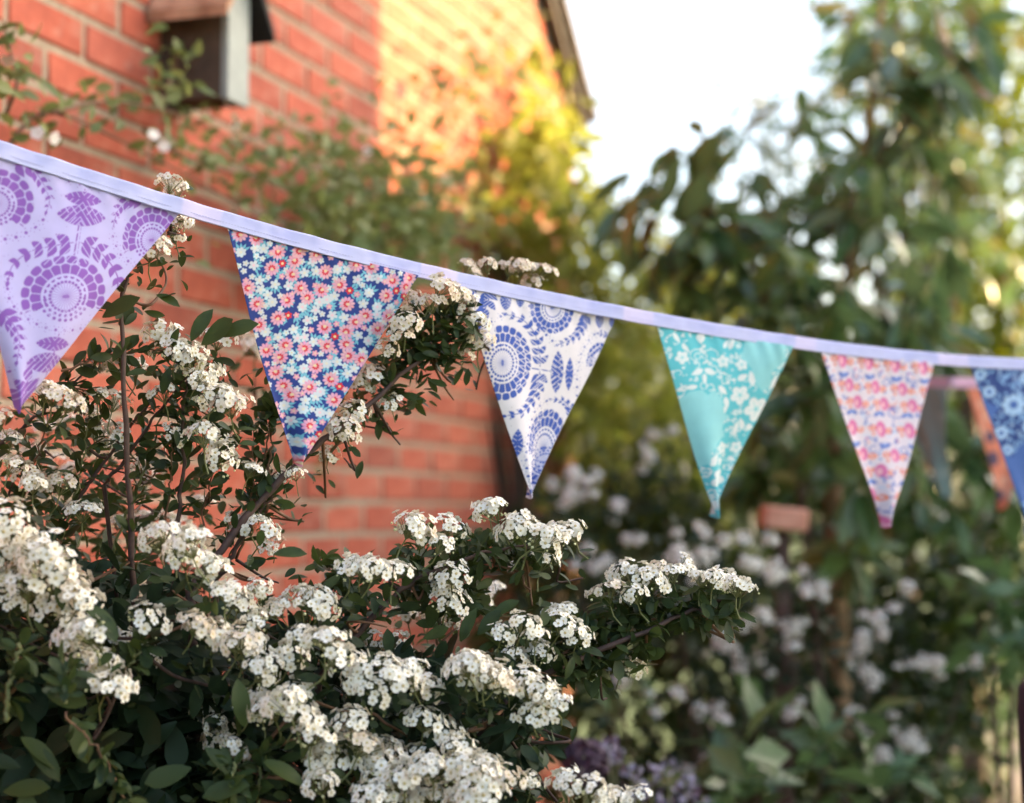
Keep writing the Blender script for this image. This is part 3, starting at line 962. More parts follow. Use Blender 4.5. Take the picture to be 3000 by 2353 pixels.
def paint_plain(c1, c2, c3=None):
    def f(xy, aa):
        p = Print(xy, c1, aa)
        rr = random.Random(5)
        for k in range(60):
            x, y = rr.uniform(2500, 3060), rr.uniform(1100, 1500)
            p.ell(x, y, rr.uniform(10, 22), rr.uniform(8, 18), rr.uniform(0, 3), c2, .7)
        if c3:
            for k in range(12):
                p.dot(rr.uniform(2800, 3060), rr.uniform(1150, 1480), 18, c3)
            p.ell(2905, 1345, 24, 20, .4, c3)
        return p.c
    return f

def flag(parent, tl, tr, tip, depths, paint, N, label, ripple, seed, nrm=None, mat='cloth'):
    """printed cloth triangle, two layers thick, hanging from the tape"""
    A, B, C = (P(*q, d) for q, d in zip((tl, tr, tip), depths))
    n = unit(np.cross(B - A, C - A))
    if np.dot(n, CAM - A) < 0: n = -n
    H = np.linalg.norm((A + B) / 2 - C)
    def surface(N):
        ii, jj = [], []
        for i in range(N + 1):
            k = np.arange(N + 1 - i); ii.append(np.full(len(k), i)); jj.append(k)
        i = np.concatenate(ii); j = np.concatenate(jj)
        c = i / N; b = j / N; a = 1 - b - c
        bow = 0.004 * np.sin(np.pi * c)                # side seams bow a little
        V = a[:, None] * A + b[:, None] * B + c[:, None] * C
        w = (b - a) / np.maximum(1 - c, .02)
        rs = np.random.default_rng(seed)
        ph = rs.uniform(0, 6.28, 4)
        dsp = ripple * c ** 0.7 * (np.sin(w * 2.2 + ph[0] + c * 1.5) * .9 + .35 * np.sin(w * 4.5 - c * 4 + ph[1])) + ripple * .5 * np.sin(c * 5 + ph[2]) * c
        dsp += ripple * 0.8 * np.exp(-((w - .8) / .35) ** 2) * np.exp(-(c / .22) ** 2) * math.sin(ph[3])
        # small creases running down from the stitching
        dsp += 0.0006 * np.sin(b * 55 + ph[2] * 3) * np.exp(-c / .08) + 0.00008 * np.sin((b * 37 + c * 61)) * np.sin(c * 43 + b * 9)
        e1 = unit(B - A)
        V = V + n * dsp[:, None] * 2.0 + e1 * (w * (1 - c) * .0022 * np.sin(c * 5.2 + ph[1]) + .0008 * c * np.sin(c * 5 + ph[3]))[:, None]
        st = np.concatenate([[0], np.cumsum([N + 1 - q for q in range(N + 1)])])
        T1, T2 = [], []
        for q in range(N):
            m = np.arange(N - q)
            T1.append(np.stack([st[q] + m, st[q] + m + 1, st[q + 1] + m], 1))
            m2 = np.arange(N - q - 1)
            if len(m2): T2.append(np.stack([st[q] + m2 + 1, st[q + 1] + m2 + 1, st[q + 1] + m2], 1))
        T = np.concatenate(T1 + T2)
        e = np.cross(V[T[0, 1]] - V[T[0, 0]], V[T[0, 2]] - V[T[0, 0]])
        if np.dot(e, n) < 0: T = T[:, ::-1]
        rim = [st[q] for q in range(N + 1)], [st[q + 1] - 1 for q in range(N + 1)]
        px = a[:, None] * np.array(tl) + b[:, None] * np.array(tr) + c[:, None] * np.array(tip)
        return V, T, px, rim
    V, T, px, rim = surface(N)
    aa = np.linalg.norm(np.array(tip) - np.array(tl)) / N * 0.55
    col = paint(px, aa)
    # edge seam: roll the rim back
    th = 0.0011
    V2, T2, px2, rim2 = surface(N)
    step = max(1, N // 60)
    Nb = 60 if N > 60 else N
    Vb, Tb, pxb, rimb = surface(Nb)
    Vb = Vb - n * th
    colb = paint(pxb, aa * 3)
    e0 = np.array(rim[0]); e1 = np.array(rim[1])
    side_v, side_c, side_f = [], [], []
    base = 0
    for e in (e0, e1):
        f_ = V[e]; b_ = f_ - n * th
        side_v += [f_, b_]; side_c += [col[e], col[e]]
        k = np.arange(len(e) - 1)
        side_f.append(np.stack([k, k + 1, k + 1 + len(e), k + len(e)], 1) + base); base += 2 * len(e)
    parts = [(V, T, 0), (Vb, Tb[:, ::-1], 0), (np.concatenate(side_v), np.concatenate(side_f), 0)]
    return build('flag', parts, M[mat], parent, True, np.concatenate([col, colb] + side_c), label=label)

def hang(x0, x1, tip, td=0.0, sink=5):
    """corners of a flag from its photo columns, tucked under the tape"""
    def cor(x):
        d = DZ(x); w = TAPE_W / d * F
        return (x, float(topy(x)) + w - sink)
    return cor(x0), cor(x1), tip, (DZ(x0), DZ(x1), (DZ(x0) + DZ(x1)) / 2 + td)
for (x0, x1, tip, td, fn, N, lab, rip, sd) in (
    (-165, 524, (51, 1212), -0.012, paint_purple, 340, 'lavender flag with purple folk medallions and leaf garlands', .0050, 3),
    (661, 1222, (868, 1366), 0.004, paint_floral, 330, 'navy flag crowded with small pink and white flowers', .0045, 5),
    (1352, 1813, (1551, 1462), 0.0, paint_blue, 330, 'white flag with blue folk medallions and leaf garlands', .0045, 8),
    (1924, 2316, (2098, 1519), 0.0, paint_teal, 320, 'teal flag with white lace flowers', .0055, 12),
    (2401, 2735, (2595, 1547), 0.0, paint_pink, 240, 'pale flag with small pink orange and blue sprigs', .0045, 21),
    (2845, 3140, (3018, 1570), 0.0, paint_denim, 220, 'denim blue flag with light blue blossoms', .0050, 30)):
    tl, tr, tp, dd = hang(x0, x1, tip, td)
    flag(bunting, tl, tr, tp, dd, fn, N, lab, rip, sd)

def tape_mesh(xs, yfun, dfun, wid, spans, seed, c_gap, c_flag, off=0.0013):
    """folded tape: rounded cross-section swept along the line"""
    rs = np.random.default_rng(seed)
    path = np.array([P(x, float(yfun(x)), dfun(x)) for x in xs])
    return path, rs
xs = np.arange(-330, 3320, 5.0)
prof_t = [(-0.0006, 0.0), (0.0010, -0.0006), (0.0017, -0.0022), (0.0016, -0.5), (0.0017, -0.97), (0.0012, -1.0), (-0.0012, -1.0), (-0.0017, -0.97), (-0.0016, -0.5), (-0.0017, -0.0022)]
spans = [(-165, 524), (661, 1222), (1352, 1813), (1924, 2316), (2401, 2735), (2845, 3140)]
def sweep_tape(path, xcol, wid, spans, nrm, gapc, flagc, seed):
    rs = np.random.default_rng(seed)
    K = len(prof_t)
    T = unit(np.gradient(path, axis=0))
    dn = np.array([0, 0, 1.0]) - T * T[:, 2:3]; dn = unit(dn)
    wob = 0.0016 * np.sin(np.arange(len(path)) * 0.21) * np.sin(np.arange(len(path)) * 0.037 + 1)
    V = np.stack([path + nrm * (o_ + wob[:, None] * (1 + h_ * .5)) + dn * ((h_ * wid) if h_ < -0.01 else h_) for o_, h_ in prof_t], 1)
    hh = np.array([h for _, h in prof_t])
    m = len(path)
    cols = np.zeros((m, K, 3))
    infl = np.zeros(m)
    for a, b in spans: infl = np.maximum(infl, np.clip((xcol - a + 14) / 6, 0, 1) * np.clip((b + 14 - xcol) / 6, 0, 1))
    blot = np.interp(np.arange(m), np.arange(0, m + 12, 6), rs.uniform(0, 1, len(np.arange(0, m + 12, 6))))
    for k in range(K):
        f = infl[:, None]
        b2 = np.interp(np.arange(m), np.arange(0, m + 8, 4), rs.uniform(0, 1, len(np.arange(0, m + 8, 4))))
        strength = 0.22 if hh[k] > -0.6 else 0.06
        fc = np.array(flagc)[None] * (1 - strength * (blot * .5 + b2 * .5)[:, None] * np.array([1.3, 1.2, .55])[None])
        cols[:, k] = np.array(gapc)[None] * (1 - f) + fc * f
    i, j = np.meshgrid(np.arange(m - 1), np.arange(K), indexing='ij')
    a = (i * K + j).ravel(); b = (i * K + (j + 1) % K).ravel()
    return V.reshape(-1, 3), np.stack([a, a + K, b + K, b], 1), cols.reshape(-1, 3)
path = np.array([P(x, float(topy(x)), DZ(x)) for x in xs])
# beyond the picture the tape runs on to a hook on the house wall and to the far side of the bed
hookp = W0 + WD * 1.12 + np.array([0, 0, 2.16]) + WN * 0.02
pre = np.array([path[0] * (1 - t) + hookp * t for t in np.linspace(1, 0, 14, endpoint=False)])
post = np.array([path[-1] + STR_D * t * 0.9 + np.array([0, 0, .02 * t]) for t in np.linspace(.05, 1, 10)])
full = np.concatenate([pre, path, post])
xcol = np.concatenate([np.full(14, -900), xs, np.full(10, 4000)])
gapc, flagc = (0.60, 0.545, 0.78), (0.55, 0.555, 0.80)
tv, tf, tc = sweep_tape(full, xcol, TAPE_W, spans, STR_N, gapc, flagc, 2)
build('tape', [(tv, tf, 0)], M['tape'], bunting, False, tc)
# machine stitching along the lower part of the tape
Tn = unit(np.gradient(path, axis=0)); dn = unit(np.array([0, 0, 1.0]) - Tn * Tn[:, 2:3])
sp, sx = [], []
for a in np.arange(2, len(path) - 3, 1.7):
    k = int(a); t = a - k
    sp.append((path[k] * (1 - t) + path[k + 1] * t) - dn[k] * TAPE_W * 0.72 + STR_N * 0.0019); sx.append(Tn[k])
sv, sf = box((-0.0011, -0.00036, -0.00015), (0.0011, 0.00036, 0.00022))
V, Fs = scatter((sv, sf), np.array(sp), np.array(sx), np.tile(STR_N, (len(sp), 1)), np.ones(len(sp)))
build('stitching', [(V, Fs, 0)], M['thread'], bunting, False, kind='stuff')

# second string of bunting, farther back
b2 = empty('bunting', P(2810, 1110, 3.4), 'second string of bunting on pink tape hanging farther back by the tree', 'bunting')
D2 = 3.4
flag(b2, (2585, 1128), (2786, 1136), (2772, 1474), (D2 + .16, D2, D2 + .05), paint_plain((0.20, 0.27, 0.25), (0.30, 0.36, 0.33)), 60, 'plain grey green flag', .010, 4)
flag(b2, (2832, 1140), (3030, 1146), (2937, 1497), (D2, D2 + .1, D2 + .03), paint_plain((0.66, 0.20, 0.11), (0.70, 0.36, 0.24), (0.10, 0.06, 0.10)), 80, 'orange patterned flag with dark spots', .006, 7)
xs2 = np.arange(2560, 3320, 8.0)
path2 = np.array([P(x, 1098 + 10 * math.sin((x - 2560) / 760 * math.pi), D2 + .16 - (x - 2585) / 200 * .16 if x < 2786 else D2 + (x - 2786) / 520 * .25) for x in xs2])
nr2 = unit(np.array([0.35, -1, 0]))
tv, tf, tc = sweep_tape(path2, xs2, 0.0215, [(2585, 2786)], nr2, (0.70, 0.40, 0.52), (0.62, 0.40, 0.46), 6)
build('tape', [(tv, tf, 0)], M['tape'], b2, True, tc)

# ------------------------------------------------------------------ white spiraea: flowers, corymbs, leaves
def petal_flower(r=1.0, seed=0):
    """five cupped petals and a tan eye, facing +Z"""
    rs = np.random.default_rng(seed)
    V, T = [], []
    for k in range(5):
        a = k * 2 * math.pi / 5 + rs.normal() * .08
        c, s = math.cos(a), math.sin(a)
        up = rs.uniform(.02, .16)
        pts = [(.10, 0, 0), (.36, -.29, .03 + up * .3), (.66, -.43, up), (.92, -.29, up * 1.1), (1.0, 0, up * 1.1), (.92, .30, up * 1.05), (.66, .43, up), (.36, .29, .03 + up * .3), (.60, 0, up * .5)]
        b = len(V)
        for x, y, z in pts: V.append([(x * c - y * s) * r, (x * s + y * c) * r, z * r])
        for i in range(8):
            T.append([b + 8, b + i, b + (i + 1) % 8])
    E, ET = [], []
    for i in range(7):
        a = i / 7 * 6.283
        E.append([.29 * r * math.cos(a), .29 * r * math.sin(a), .07 * r])
    E.append([0, 0, .17 * r])
    for i in range(7): ET.append([7, i, (i + 1) % 7])
    return (np.array(V), np.array(T)), (np.array(E), np.array(ET))

FLW = [petal_flower(1.0, k) for k in range(4)]
def bud_t():
    V = np.array([[0, 0, -1], [1, 0, 0], [0, 1, 0], [-1, 0, 0], [0, -1, 0], [0, 0, 1]], float) * [1, 1, 1.1]
    T = np.array([[0, 2, 1], [0, 3, 2], [0, 4, 3], [0, 1, 4], [5, 1, 2], [5, 2, 3], [5, 3, 4], [5, 4, 1]])
    return V, T
BUD = bud_t()

def corymb(seed, n=24, rad=0.021, fr=0.0060, flat=0.75, buds=3, stem=0.028, cap=72):
    """domed head: list of flower frames plus stalk geometry, top of stem at the origin"""
    rs = np.random.default_rng(seed)
    fl = []
    gold = math.pi * (3 - math.sqrt(5))
    for k in range(n):
        ph = math.acos(1 - (k + .5) / n * (1 - math.cos(R(cap))))
        a = k * gold + rs.normal() * .25
        d = np.array([math.sin(ph) * math.cos(a), math.sin(ph) * math.sin(a), math.cos(ph)])
        rr = rad * rs.uniform(.88, 1.1)
        p = d * rr * np.array([1.12, 1.12, flat]) + np.array([0, 0, 0.004])
        nn = unit(d + rs.normal(size=3) * .20)
        fl.append((p, nn, rs.uniform(0, 6.28), fr * rs.uniform(.85, 1.15)))
    stalks = []
    for p, nn, _, _ in fl:
        stalks.append(tube(np.array([[0, 0, -0.012], p * .45 + np.array([0, 0, -.005]), p - nn * .0005]), [.0005, .00042, .0004], 3, False))
    bd = []
    for k in range(buds):
        d = unit(rs.normal(size=3) + [0, 0, .7])
        bd.append((d * rad * np.array([1.05, 1.05, flat * .9]), rs.uniform(.0012, .0022)))
    st = tube(np.array([[rs.normal() * .004, rs.normal() * .004, -.012 - stem], [0, 0, -.012 - stem * .5], [0, 0, -.011]]), [.0011, .0010, .0009], 5, False)
    return fl, stalks, bd, st

def fl_axes(nn, spin):
    a = unit(np.cross(nn, [0.2, 0.9, 0.35])); b = np.cross(nn, a)
    return a * math.cos(spin) + b * math.sin(spin)

def merge(lst):
    V, F3, F4, o = [], [], [], 0
    for v, fs in lst:
        V.append(v)
        for f in (fs if isinstance(fs, list) else [fs]):
            (F3 if f.shape[1] == 3 else F4).append(f + o)
        o += len(v)
    return np.concatenate(V), [np.concatenate(x) for x in (F4, F3) if x]

def corymb_mesh(c, petal, flowers=True):
    fl, stalks, bd, st = c
    parts = []
    if flowers:
        pos = np.array([f[0] for f in fl]); nn = np.array([f[1] for f in fl]); x = np.array([fl_axes(f[1], f[2]) for f in fl]); sz = np.array([f[3] for f in fl])
        for v in range(4):
            k = np.arange(len(fl)) % 4 == v
            V, Fs = scatter(FLW[v][0], pos[k], x[k], nn[k], sz[k]); parts.append((V, Fs, 0))
            V, Fs = scatter(FLW[v][1], pos[k], x[k], nn[k], sz[k]); parts.append((V, Fs, 1))
    V, Fs = merge(stalks + [st]); parts.append((V, Fs, 2))
    if bd:
        V, Fs = scatter(BUD, [b[0] for b in bd], rnd_dirs(len(bd)), rnd_dirs(len(bd)), [b[1] for b in bd]); parts.append((V, Fs, 3))
    return make_mesh('flower_cluster', parts, [petal, M['eye'], M['stalk'], M['bud']], False)
CORY = [corymb(100 + k, n=(18, 22, 14, 20, 16, 24, 13, 19)[k], rad=(.0215, .0245, .019, .023, .020, .026, .018, .023)[k], flat=(.52, .42, .66, .5, .72, .38, .62, .48)[k], buds=(6, 3, 12, 5, 14, 3, 16, 7)[k], cap=(72, 70, 80, 74, 88, 66, 84, 76)[k]) for k in range(8)]
CM = [corymb_mesh(c, M['petal']) for c in CORY]
CM_OLD = [corymb_mesh(c, M['petal_old']) for c in CORY[:4]]
CM_STALK = [corymb_mesh(c, M['petal'], False) for c in CORY]
FL_ME = [make_mesh('flower', [(*FLW[k][0], 0), (*FLW[k][1], 1)], [M['petal'], M['eye']], False) for k in range(4)]
LEAF_S = [leaf_t(.46, .10, .22, 6, .60, rnd=.62), leaf_t(.40, .25, .35, 6, .58, twist=.2, rnd=.65), leaf_t(.52, -.08, .15, 6, .64, rnd=.6), leaf_t(.37, .32, .3, 6, .55, twist=-.3, rnd=.7)]
LEAF_ME = [[make_mesh('leaf', [(*t, 0)], M[m], True) for t in LEAF_S] for m in ('leaf_bush', 'leaf_shaded')]

bush = empty('spiraea_bush', (-0.32, 2.15, 0), 'large spiraea bush smothered in white flower clusters under the string of flags', 'bush')
ROOT = np.array([-0.32, 2.15, 0.0])
toCam = lambda p: unit(CAM - p)
UP = np.array([0, 0, 1.0])

# chains of flower heads: photo points, depth, spacing (px), sideways spread (px), lean, scale, old
CH = [
 ([(0,1525),(55,1555),(85,1605)],1.60,46,26,.5,1.15), ([(-20,1630),(40,1690)],1.60,50,22,.5,1.15), ([(85,1615),(140,1655),(165,1700)],1.61,44,20,.5,1.1),
 ([(-20,1750),(30,1760)],1.59,50,12,.6,1.1), ([(80,1725),(130,1765),(180,1810),(225,1850),(280,1905),(312,1955),(328,2020)],1.62,40,20,.45,1.1),
 ([(140,1690),(200,1730),(228,1772)],1.63,44,18,.4,1.0), ([(195,1905),(228,1940)],1.61,40,14,.6,.8),
 ([(440,1595),(505,1575),(555,1615),(610,1670)],1.72,44,26,.35,1.0), ([(625,1705),(690,1765),(732,1830),(752,1880)],1.72,42,24,.4,1.0),
 ([(560,1835),(640,1870),(705,1905),(765,1950),(795,1975)],1.70,42,24,.4,1.0), ([(420,1815)],1.70,60,10,.4,1.1), ([(345,1865),(385,1885)],1.76,44,16,.5,.9),
 ([(435,1930)],1.78,50,20,.5,.8), ([(595,2090),(622,2125),(652,2165)],1.76,40,16,.5,.85), ([(690,2200)],1.66,50,4,.4,.95), ([(755,1735),(795,1785)],1.75,50,12,.5,.8),
 ([(725,2085),(800,2062),(870,2090),(920,2135),(950,2180),(968,2225)],1.66,40,26,.4,1.05), ([(930,2235),(940,2300)],1.67,40,14,.6,.9),
 ([(1020,2110),(1040,2160),(1070,2220),(1120,2270),(1165,2310)],1.69,40,22,.45,1.0), ([(910,1890),(1000,1935),(1060,1970),(1092,1995)],1.70,40,26,.4,1.05),
 ([(1120,1965),(1185,1990),(1225,1995),(1270,2015)],1.71,40,22,.45,1.0), ([(1350,1955),(1395,1970),(1440,2000),(1485,2030)],1.71,40,26,.45,1.0),
 ([(850,1945)],1.70,50,12,.4,.95), ([(870,2030)],1.70,50,10,.6,.8), ([(1015,1662),(1095,1672),(1145,1690)],1.76,44,14,.3,.95), ([(762,1733),(810,1792)],1.74,60,10,.4,.85),
 ([(885,1762),(950,1790)],1.75,42,10,.4,.9),
 ([(1195,1545),(1230,1560)],1.82,46,12,.3,.95), ([(1325,1552),(1300,1600)],1.83,46,12,.3,1.0), ([(1430,1490),(1462,1525),(1500,1558),(1550,1570),(1605,1590)],1.85,38,20,.3,1.0), ([(1650,1580),(1682,1572)],1.87,40,10,.3,.85), ([(1590,1640)],1.87,50,10,.6,.75),
 ([(1305,1735),(1330,1695),(1312,1772)],1.83,40,16,.7,.9), ([(1190,1802),(1255,1805),(1320,1815)],2.0,44,14,.3,.9), ([(1390,1790),(1420,1745)],2.12,50,14,.3,1.0),
 ([(1100,1890),(1160,1880)],1.86,42,18,.5,.9), ([(1240,2140),(1300,2165),(1350,2205),(1380,2265)],1.72,38,22,.45,1.0), ([(1150,2220)],1.70,50,12,.5,.85), ([(1235,2222)],1.70,50,12,.5,.9),
 ([(1200,2275),(1270,2262),(1335,2292),(1395,2310)],1.68,40,22,.4,1.05), ([(1420,2255),(1482,2292)],1.70,42,20,.4,1.0), ([(1080,2345),(1180,2345),(1290,2340),(1400,2340)],1.65,46,14,.4,1.05),
 ([(1780,1742)],1.86,60,4,.35,1.05), ([(1862,1748)],1.86,60,4,.4,1.05), ([(1830,1692),(1905,1690),(1985,1672),(2050,1690),(2115,1712),(2160,1722)],1.90,34,14,.25,.95), ([(2170,1728)],1.90,60,4,.3,.85),
 ([(1475,1868),(1540,1850),(1575,1865)],1.80,42,14,.35,1.0), ([(1655,1842),(1692,1868)],1.82,46,12,.4,1.0), ([(1645,1808)],1.88,60,6,.3,.9), ([(1520,1930),(1590,1930)],1.86,40,16,.5,.8),
 ([(1380,1965),(1440,1975),(1500,1992),(1560,2020),(1605,2060),(1640,2070)],1.74,36,24,.45,1.0), ([(1560,2090)],1.73,50,14,.6,.9),
 ([(1825,1935),(1870,1925),(1845,1965)],1.95,40,16,.5,.85), ([(1545,2295)],1.70,60,8,.4,.75), ([(1640,2292),(1685,2305)],1.69,46,10,.4,.95), ([(1745,2330),(1800,2342),(1862,2335)],1.69,46,10,.4,.9),
 ([(460,992),(520,1030),(560,1050),(572,1085)],1.83,36,18,.35,.95), ([(590,1095),(640,1150),(682,1192)],1.84,36,20,.4,.95), ([(560,1130),(600,1165)],1.86,40,16,.5,.9),
 ([(285,1170),(330,1190)],1.86,40,16,.3,.95), ([(480,1152)],1.88,50,14,.4,.85), ([(360,1075),(405,1082)],1.87,44,14,.3,.85), ([(640,1015)],1.87,50,10,.4,.9),
 ([(120,1152),(165,1178),(200,1195)],1.78,40,16,.35,.95), ([(300,1235),(335,1275)],1.88,42,18,.4,.9), ([(500,1272)],1.86,50,14,.4,.9), ([(612,1290),(660,1330),(640,1370)],1.86,42,16,.4,.9),
 ([(745,1392)],1.88,60,10,.3,.9), ([(680,1532),(765,1562)],1.86,42,12,.35,.95), ([(800,1605)],1.88,50,6,.4,.7), ([(20,1382),(80,1402)],1.80,44,16,.35,.9), ([(105,1425),(185,1442)],1.82,44,14,.35,.9), ([(0,1235),(40,1285)],1.78,44,18,.4,.9),
 ([(240,1505)],1.84,50,12,.4,.85), ([(445,1320)],1.9,50,12,.4,.8), ([(250,1200),(330,1330),(410,1370)],2.0,60,24,.4,.85),
 ([(470,1388),(400,1430)],2.2,50,16,.4,.95), ([(420,1530),(480,1545),(560,1560)],2.15,46,16,.4,.9), ([(200,1650),(250,1700)],2.15,46,20,.4,.9), ([(160,1260),(190,1250)],2.25,46,14,.4,.9), ([(95,1325)],2.25,60,6,.4,.9), ([(170,1365),(210,1375)],2.2,46,10,.4,.9), ([(350,1540)],2.1,50,14,.4,.9), ([(590,1475)],2.1,50,4,.4,.7), ([(700,980)],2.35,60,10,.4,1.0), ([(720,1010),(740,1020)],2.35,50,12,.4,1.0),
 ([(498,548),(515,568)],1.83,34,4,.3,.7), ([(520,632),(505,690),(465,715),(440,745)],1.83,38,3,.4,.8),
 ([(1205,885),(1245,905)],1.955,44,14,.3,.95), ([(1180,945),(1120,1030)],1.95,46,14,.4,.95,1), ([(1295,865),(1335,880)],1.975,44,14,.3,.9,1), ([(1378,905),(1392,955),(1400,1005)],1.985,40,12,.5,.9), ([(1345,985),(1310,930)],1.98,46,14,.4,.9,1), ([(1355,1045)],1.99,50,8,.6,.8),
 ([(1060,1105),(1105,1135)],1.95,42,18,.5,.95), ([(1150,1182)],1.96,50,12,.6,.85), ([(1060,1225),(1015,1260)],1.94,42,18,.6,.95), ([(960,1330),(1000,1292)],1.94,42,16,.6,.9), ([(870,1392),(762,1390)],1.93,60,10,.5,.85),
 ([(1372,792),(1425,785)],2.08,40,6,.2,.9,1), ([(1490,800),(1545,790),(1572,808)],2.09,36,8,.2,.9,1), ([(1555,840)],2.09,50,6,.3,.8),
]
heads = []        # position, axis, scale, old, depth
twigs = []        # thin stalks from a head down to its branch
branch_paths = []
for row in CH:
    pts, d, step, side, lean, scl = row[:6]
    d = max(d, 1.68)
    old_row = len(row) > 6
    pts = np.array(pts, float)
    if len(pts) > 1:
        seg = np.concatenate([[0], np.cumsum(np.hypot(*np.diff(pts, axis=0).T))])
        n = max(2, int(round(seg[-1] / step * 0.95)) + 1)
        ts = np.linspace(0, seg[-1], n)
        c = np.stack([np.interp(ts, seg, pts[:, 0]), np.interp(ts, seg, pts[:, 1])], 1)
    else:
        c = pts
        n = 1
    under = []
    for k in range(n):
        q = c[k] + RNG.normal(size=2) * side * .55
        dd = d + RNG.normal() * .018
        p = P(q[0], q[1], dd)
        ax = unit(UP * (1 - lean * .45) + toCam(p) * lean * 1.0 + np.array([RNG.normal() * .38 + .08, RNG.normal() * .2, RNG.normal() * .15]))
        sc_ = scl * RNG.uniform(.68, 1.04)
        old = old_row or RNG.random() < .13
        heads.append((p, ax, sc_, old, dd))
        under.append(p - ax * 0.05 * scl - np.array([0, 0, .012]) + np.array([0, .022, 0]))
    if n > 1:
        branch_paths.append((np.array(under), d))
    else:
        branch_paths.append((np.array(under), d))

# the largest heads carry their flowers one by one
order = sorted(range(len(heads)), key=lambda k: -heads[k][2] / heads[k][4])
# leave out what lies beyond the count of parts: heads past 298 go into one joined part
big = set(order[:11])
solo = set(order[:298])
joined = []
for k, (p, ax, sc_, old, dd) in enumerate(heads):
    v = k % 8
    spin = RNG.uniform(0, 6.28)
    xd = fl_axes(ax, spin)
    Mx = frame(p, xd, ax, sc_)
    if k in big:
        o = inst('flower_cluster', CM_STALK[v], bush, Mx)
        for i, (fp, fn, fs, fz) in enumerate(CORY[v][0]):
            f_ = bpy.data.objects.new('flower', FL_ME[i % 4]); COL.objects.link(f_)
            f_.parent = o
            f_.matrix_local = frame(fp, fl_axes(fn, fs), fn, fz)
    elif k in solo:
        inst('flower_cluster', (CM_OLD[k % 4] if old else CM[v]), bush, Mx)

# main branches seen in the photo: (points, depths, radius at base mm, at tip)
BR = [
 ([(560,1730),(620,1650),(760,1470),(900,1335),(1090,1180),(1200,1080),(1390,950)],[1.84,1.86,1.885,1.90,1.94,1.955,1.985],5.2,2.0,'bark'),
 ([(400,2000),(392,1720),(375,1400),(365,1100),(357,860),(420,740),(500,650)],[1.88,1.83,1.81,1.80,1.81,1.82,1.83],4.2,1.4,'bark'),
 ([(500,1900),(523,1570),(535,1350),(540,1170),(560,1070)],[1.92,1.88,1.87,1.86,1.85],3.2,1.2,'bark'),
 ([(930,1990),(1080,1820),(1200,1710),(1340,1650),(1450,1610),(1640,1585)],[1.83,1.83,1.84,1.85,1.87,1.88],4.2,1.3,'bark'),
 ([(1400,2160),(1550,2000),(1800,1890),(2000,1800),(2110,1760),(2190,1735)],[1.86,1.86,1.88,1.90,1.91,1.91],4.6,1.2,'bark'),
 ([(40,1760),(131,1598),(230,1460),(318,1331),(500,1100)],[1.92,1.88,1.87,1.88,1.89],3.8,1.4,'bark'),
 ([(-60,1380),(0,1310),(80,1245),(150,1190),(240,1095)],[1.84,1.83,1.82,1.82,1.82],2.8,1.1,'bark'),
 ([(640,1700),(720,1560),(790,1460),(840,1400)],[1.9,1.9,1.9,1.9],3.4,1.6,'bark'),
 ([(1300,2300),(1400,2200),(1480,2130),(1500,2060)],[1.86,1.86,1.86,1.85],4.0,2.0,'bark'),
 ([(780,1500),(790,1380),(800,1240),(810,1190)],[1.9,1.9,1.9,1.9],1.8,.8,'twig'),
 ([(730,1560),(742,1400),(745,1250)],[1.91,1.9,1.9],1.4,.7,'twig'),
 ([(180,1090),(280,1050),(400,1030),(520,1020)],[1.80,1.82,1.83,1.83],1.5,.9,'twig'),
 ([(130,1120),(230,1140),(300,1170)],[1.80,1.82,1.85],1.3,.8,'twig'),
 ([(150,1640),(215,1480),(245,1330),(262,1210)],[1.86,1.86,1.86,1.86],1.5,.8,'stalk'),
 ([(330,1620),(400,1440),(440,1330),(500,1120)],[1.89,1.88,1.88,1.87],1.9,.8,'stalk'),
 ([(300,1420),(380,1330),(470,1200),(560,1090)],[1.89,1.88,1.87,1.86],2.4,1.0,'bark'),
 ([(590,1640),(600,1480),(640,1350),(680,1260)],[1.9,1.9,1.89,1.88],1.4,.7,'twig'),
 ([(690,1640),(755,1440),(785,1300),(795,1200)],[1.91,1.91,1.9,1.9],1.6,.8,'twig'),
 ([(470,1640),(495,1440),(505,1320),(520,1250)],[1.89,1.88,1.87,1.87],1.4,.7,'twig'),
 ([(60,1560),(70,1440),(110,1330),(150,1200)],[1.84,1.83,1.82,1.81],1.5,.8,'twig'),
 ([(190,2090),(310,2230),(360,2340)],[1.62,1.62,1.62],1.2,1.0,'twig'),
 ([(20,2110),(30,1980),(60,1890)],[1.6,1.6,1.6],2.6,1.8,'stalk'),
 ([(190,2060),(192,1990),(196,1960)],[1.6,1.6,1.61],1.8,1.2,'stalk'),
 ([(365,1970),(400,1920),(415,1870)],[1.69,1.69,1.70],1.5,1.1,'stalk'),
 ([(668,2353),(675,2290),(690,2240)],[1.66,1.66,1.66],2.0,1.4,'stalk'),
 ([(755,2353),(762,2250),(772,2190)],[1.68,1.68,1.68],1.8,1.2,'stalk'),
]
main_pts = []
for pts, ds, r0, r1, mt in BR:
    p3 = spline(np.array([P(x, y, d) for (x, y), d in zip(pts, ds)]), 26)
    p3 = p3 + RNG.normal(size=p3.shape) * .0012
    if mt == 'bark':
        low = p3[0]
        ext = spline(np.array([ROOT + [RNG.normal() * .05, RNG.normal() * .05, 0], ROOT * [1, 1, 0] * .5 + low * [.5, .5, .55], low]), 12)[:-1]
        rad = np.concatenate([np.linspace(r0 * 1.7, r0, len(ext)), np.linspace(r0, r1, len(p3))]) / 1000
        path3 = np.concatenate([ext, p3])
    else:
        path3 = p3; rad = np.linspace(r0, r1, len(p3)) / 1000
    rad = rad * (1 + .10 * np.sin(np.arange(len(rad)) * 1.9))
    build('branch', [(*tube(path3, rad, 7), 0)], M[mt], bush)
    main_pts.append(p3)
main_all = np.concatenate(main_pts)
